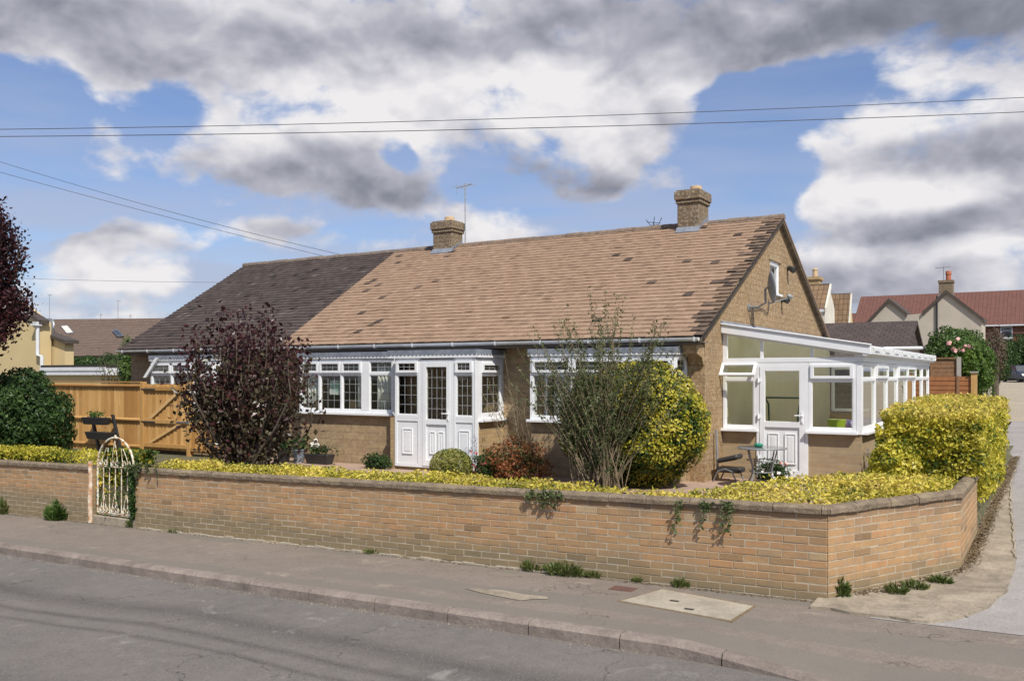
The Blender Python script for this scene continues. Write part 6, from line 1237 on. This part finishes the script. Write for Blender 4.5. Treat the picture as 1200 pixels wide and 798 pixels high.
def hang(pxs, lab, n, drop, y=-5.52, mat='willow', size=.042):
    P = []; mb = MB(); t_ = thing('hanging_climber', tuple(onY(pxs[0], pxs[2], y)), lab, 'climber', 'climbers hanging over the wall')
    for i in range(n):
        x0 = random.uniform(pxs[0], pxs[1]); p = onY(x0, pxs[2], y); L_ = drop*random.random(); q = [tuple(p)]
        for k in range(5): q.append((q[-1][0]+random.gauss(0, .012), y-random.uniform(0, .03), q[-1][2]-L_/5))
        mb.tube(q, .003, 3); P += [(a[0]+random.gauss(0, .02), a[1]-.012, a[2]+random.gauss(0, .02)) for a in q for _ in range(4)]
    a, b_ = onY(pxs[0], pxs[2], y), onY(pxs[1], pxs[2], y); mb.tube([tuple(a+(b_-a)*k/6+np.array((0, 0, .004*math.sin(k*2)))) for k in range(7)], .006, 4)
    obj('stem', mb, M['twig'], t_); leaves('foliage', np.array(P), size, M[mat], t_, np.tile((0, -1., .2), (len(P), 1)))
hang((618, 662, 577), 'green climber trailing over the coping above the widest weed patch', 11, .16)
hang((795, 860, 590), 'longest trailing climber hanging over the wall above the pale slab', 10, .36)
hang((150, 185, 545), 'leafy climber trailing over the wall end right of the white gate', 12, .22)
P = np.c_[-7.40+rng.normal(size=1300)*.04, -5.47+rng.normal(size=1300)*.03, rng.uniform(-.05, .80, 1300)]; tag(leaves('ivy', P, .05, M['green'], None, np.tile((-.3, -1., .2), (1300, 1))), 'ivy covering the wall end at the hinge side of the white gate', 'ivy')
mb = MB()
for i in range(46): x = -7.2+i*.16; h = .018+.012*math.sin(i*1.7)+random.uniform(-.004, .004); mb.box(x, x+.158, -5.530-random.uniform(0, .012), -5.484, hgt(x, -7)-.03, hgt(x, -7)+h)
tag(obj('wall_footing', mb, M['slab']), kind='structure')
def patch(name, pts, mat, dz): mb = MB(); mb.add([(p[0], p[1], hpave(p[0], p[1])+dz) for p in pts], [tuple(range(len(pts)))]); tag(obj(name, mb, mat), kind='structure')
def wpt(px, py): q = wb(px, py); return (q[0], q[1])
patch('pavement_patch', [wpt(*p) for p in ((545, 690), (560, 689), (590, 692), (615, 697), (640, 699), (643, 702), (625, 702), (610, 704), (590, 700), (565, 695))], M['conc'], .006)
# leaf litter along the apron and grit in the gutter
def litter(name, pts, n, w, size, mat, kindlab, z=.045):
    pts = np.array(pts, float); seg = rng.integers(0, len(pts)-1, n); f = rng.random((n, 1)); p = pts[seg]*(1-f)+pts[seg+1]*f+rng.normal(size=(n, 2))*w
    P = np.c_[p, [hgt(*a)+z for a in p]]; o = leaves(name, P, size, mat, None, np.tile((0, 0, 1.), (n, 1)), spread=.5); tag(o, kindlab[0], kindlab[1], kind='stuff')
litter('leaf_litter', [(4.19, -3.3), (4.2, 0), (4.2, 5), (4.2, 9)], 5000, .05, .035, M['dry'], ('dry brown leaf litter along the drive side of the wall', 'litter'), .055)
litter('leaf_litter', [(3.35, -5.2), (3.7, -4.6), (4.1, -3.9), (4.2, -3.3)], 700, .04, .03, M['dry'], ('dry brown leaf litter at the foot of the angled wall', 'litter'), .05)
litter('leaf_litter', [(-17, -5.53), (-3, -5.53), (3.1, -5.53)], 2600, .025, .022, M['dry'], ('dry litter and grit along the foot of the long wall', 'litter'), .008)
litter('gutter_grit', [(-14, -7.48), (-4, -7.46), (2.2, -7.46)], 1400, .05, .014, plain('pale_grit', (.45, .38, .26), (.3, .25, .18), 20), ('pale grit lying in the road gutter along the kerb', 'grit'), -.120)
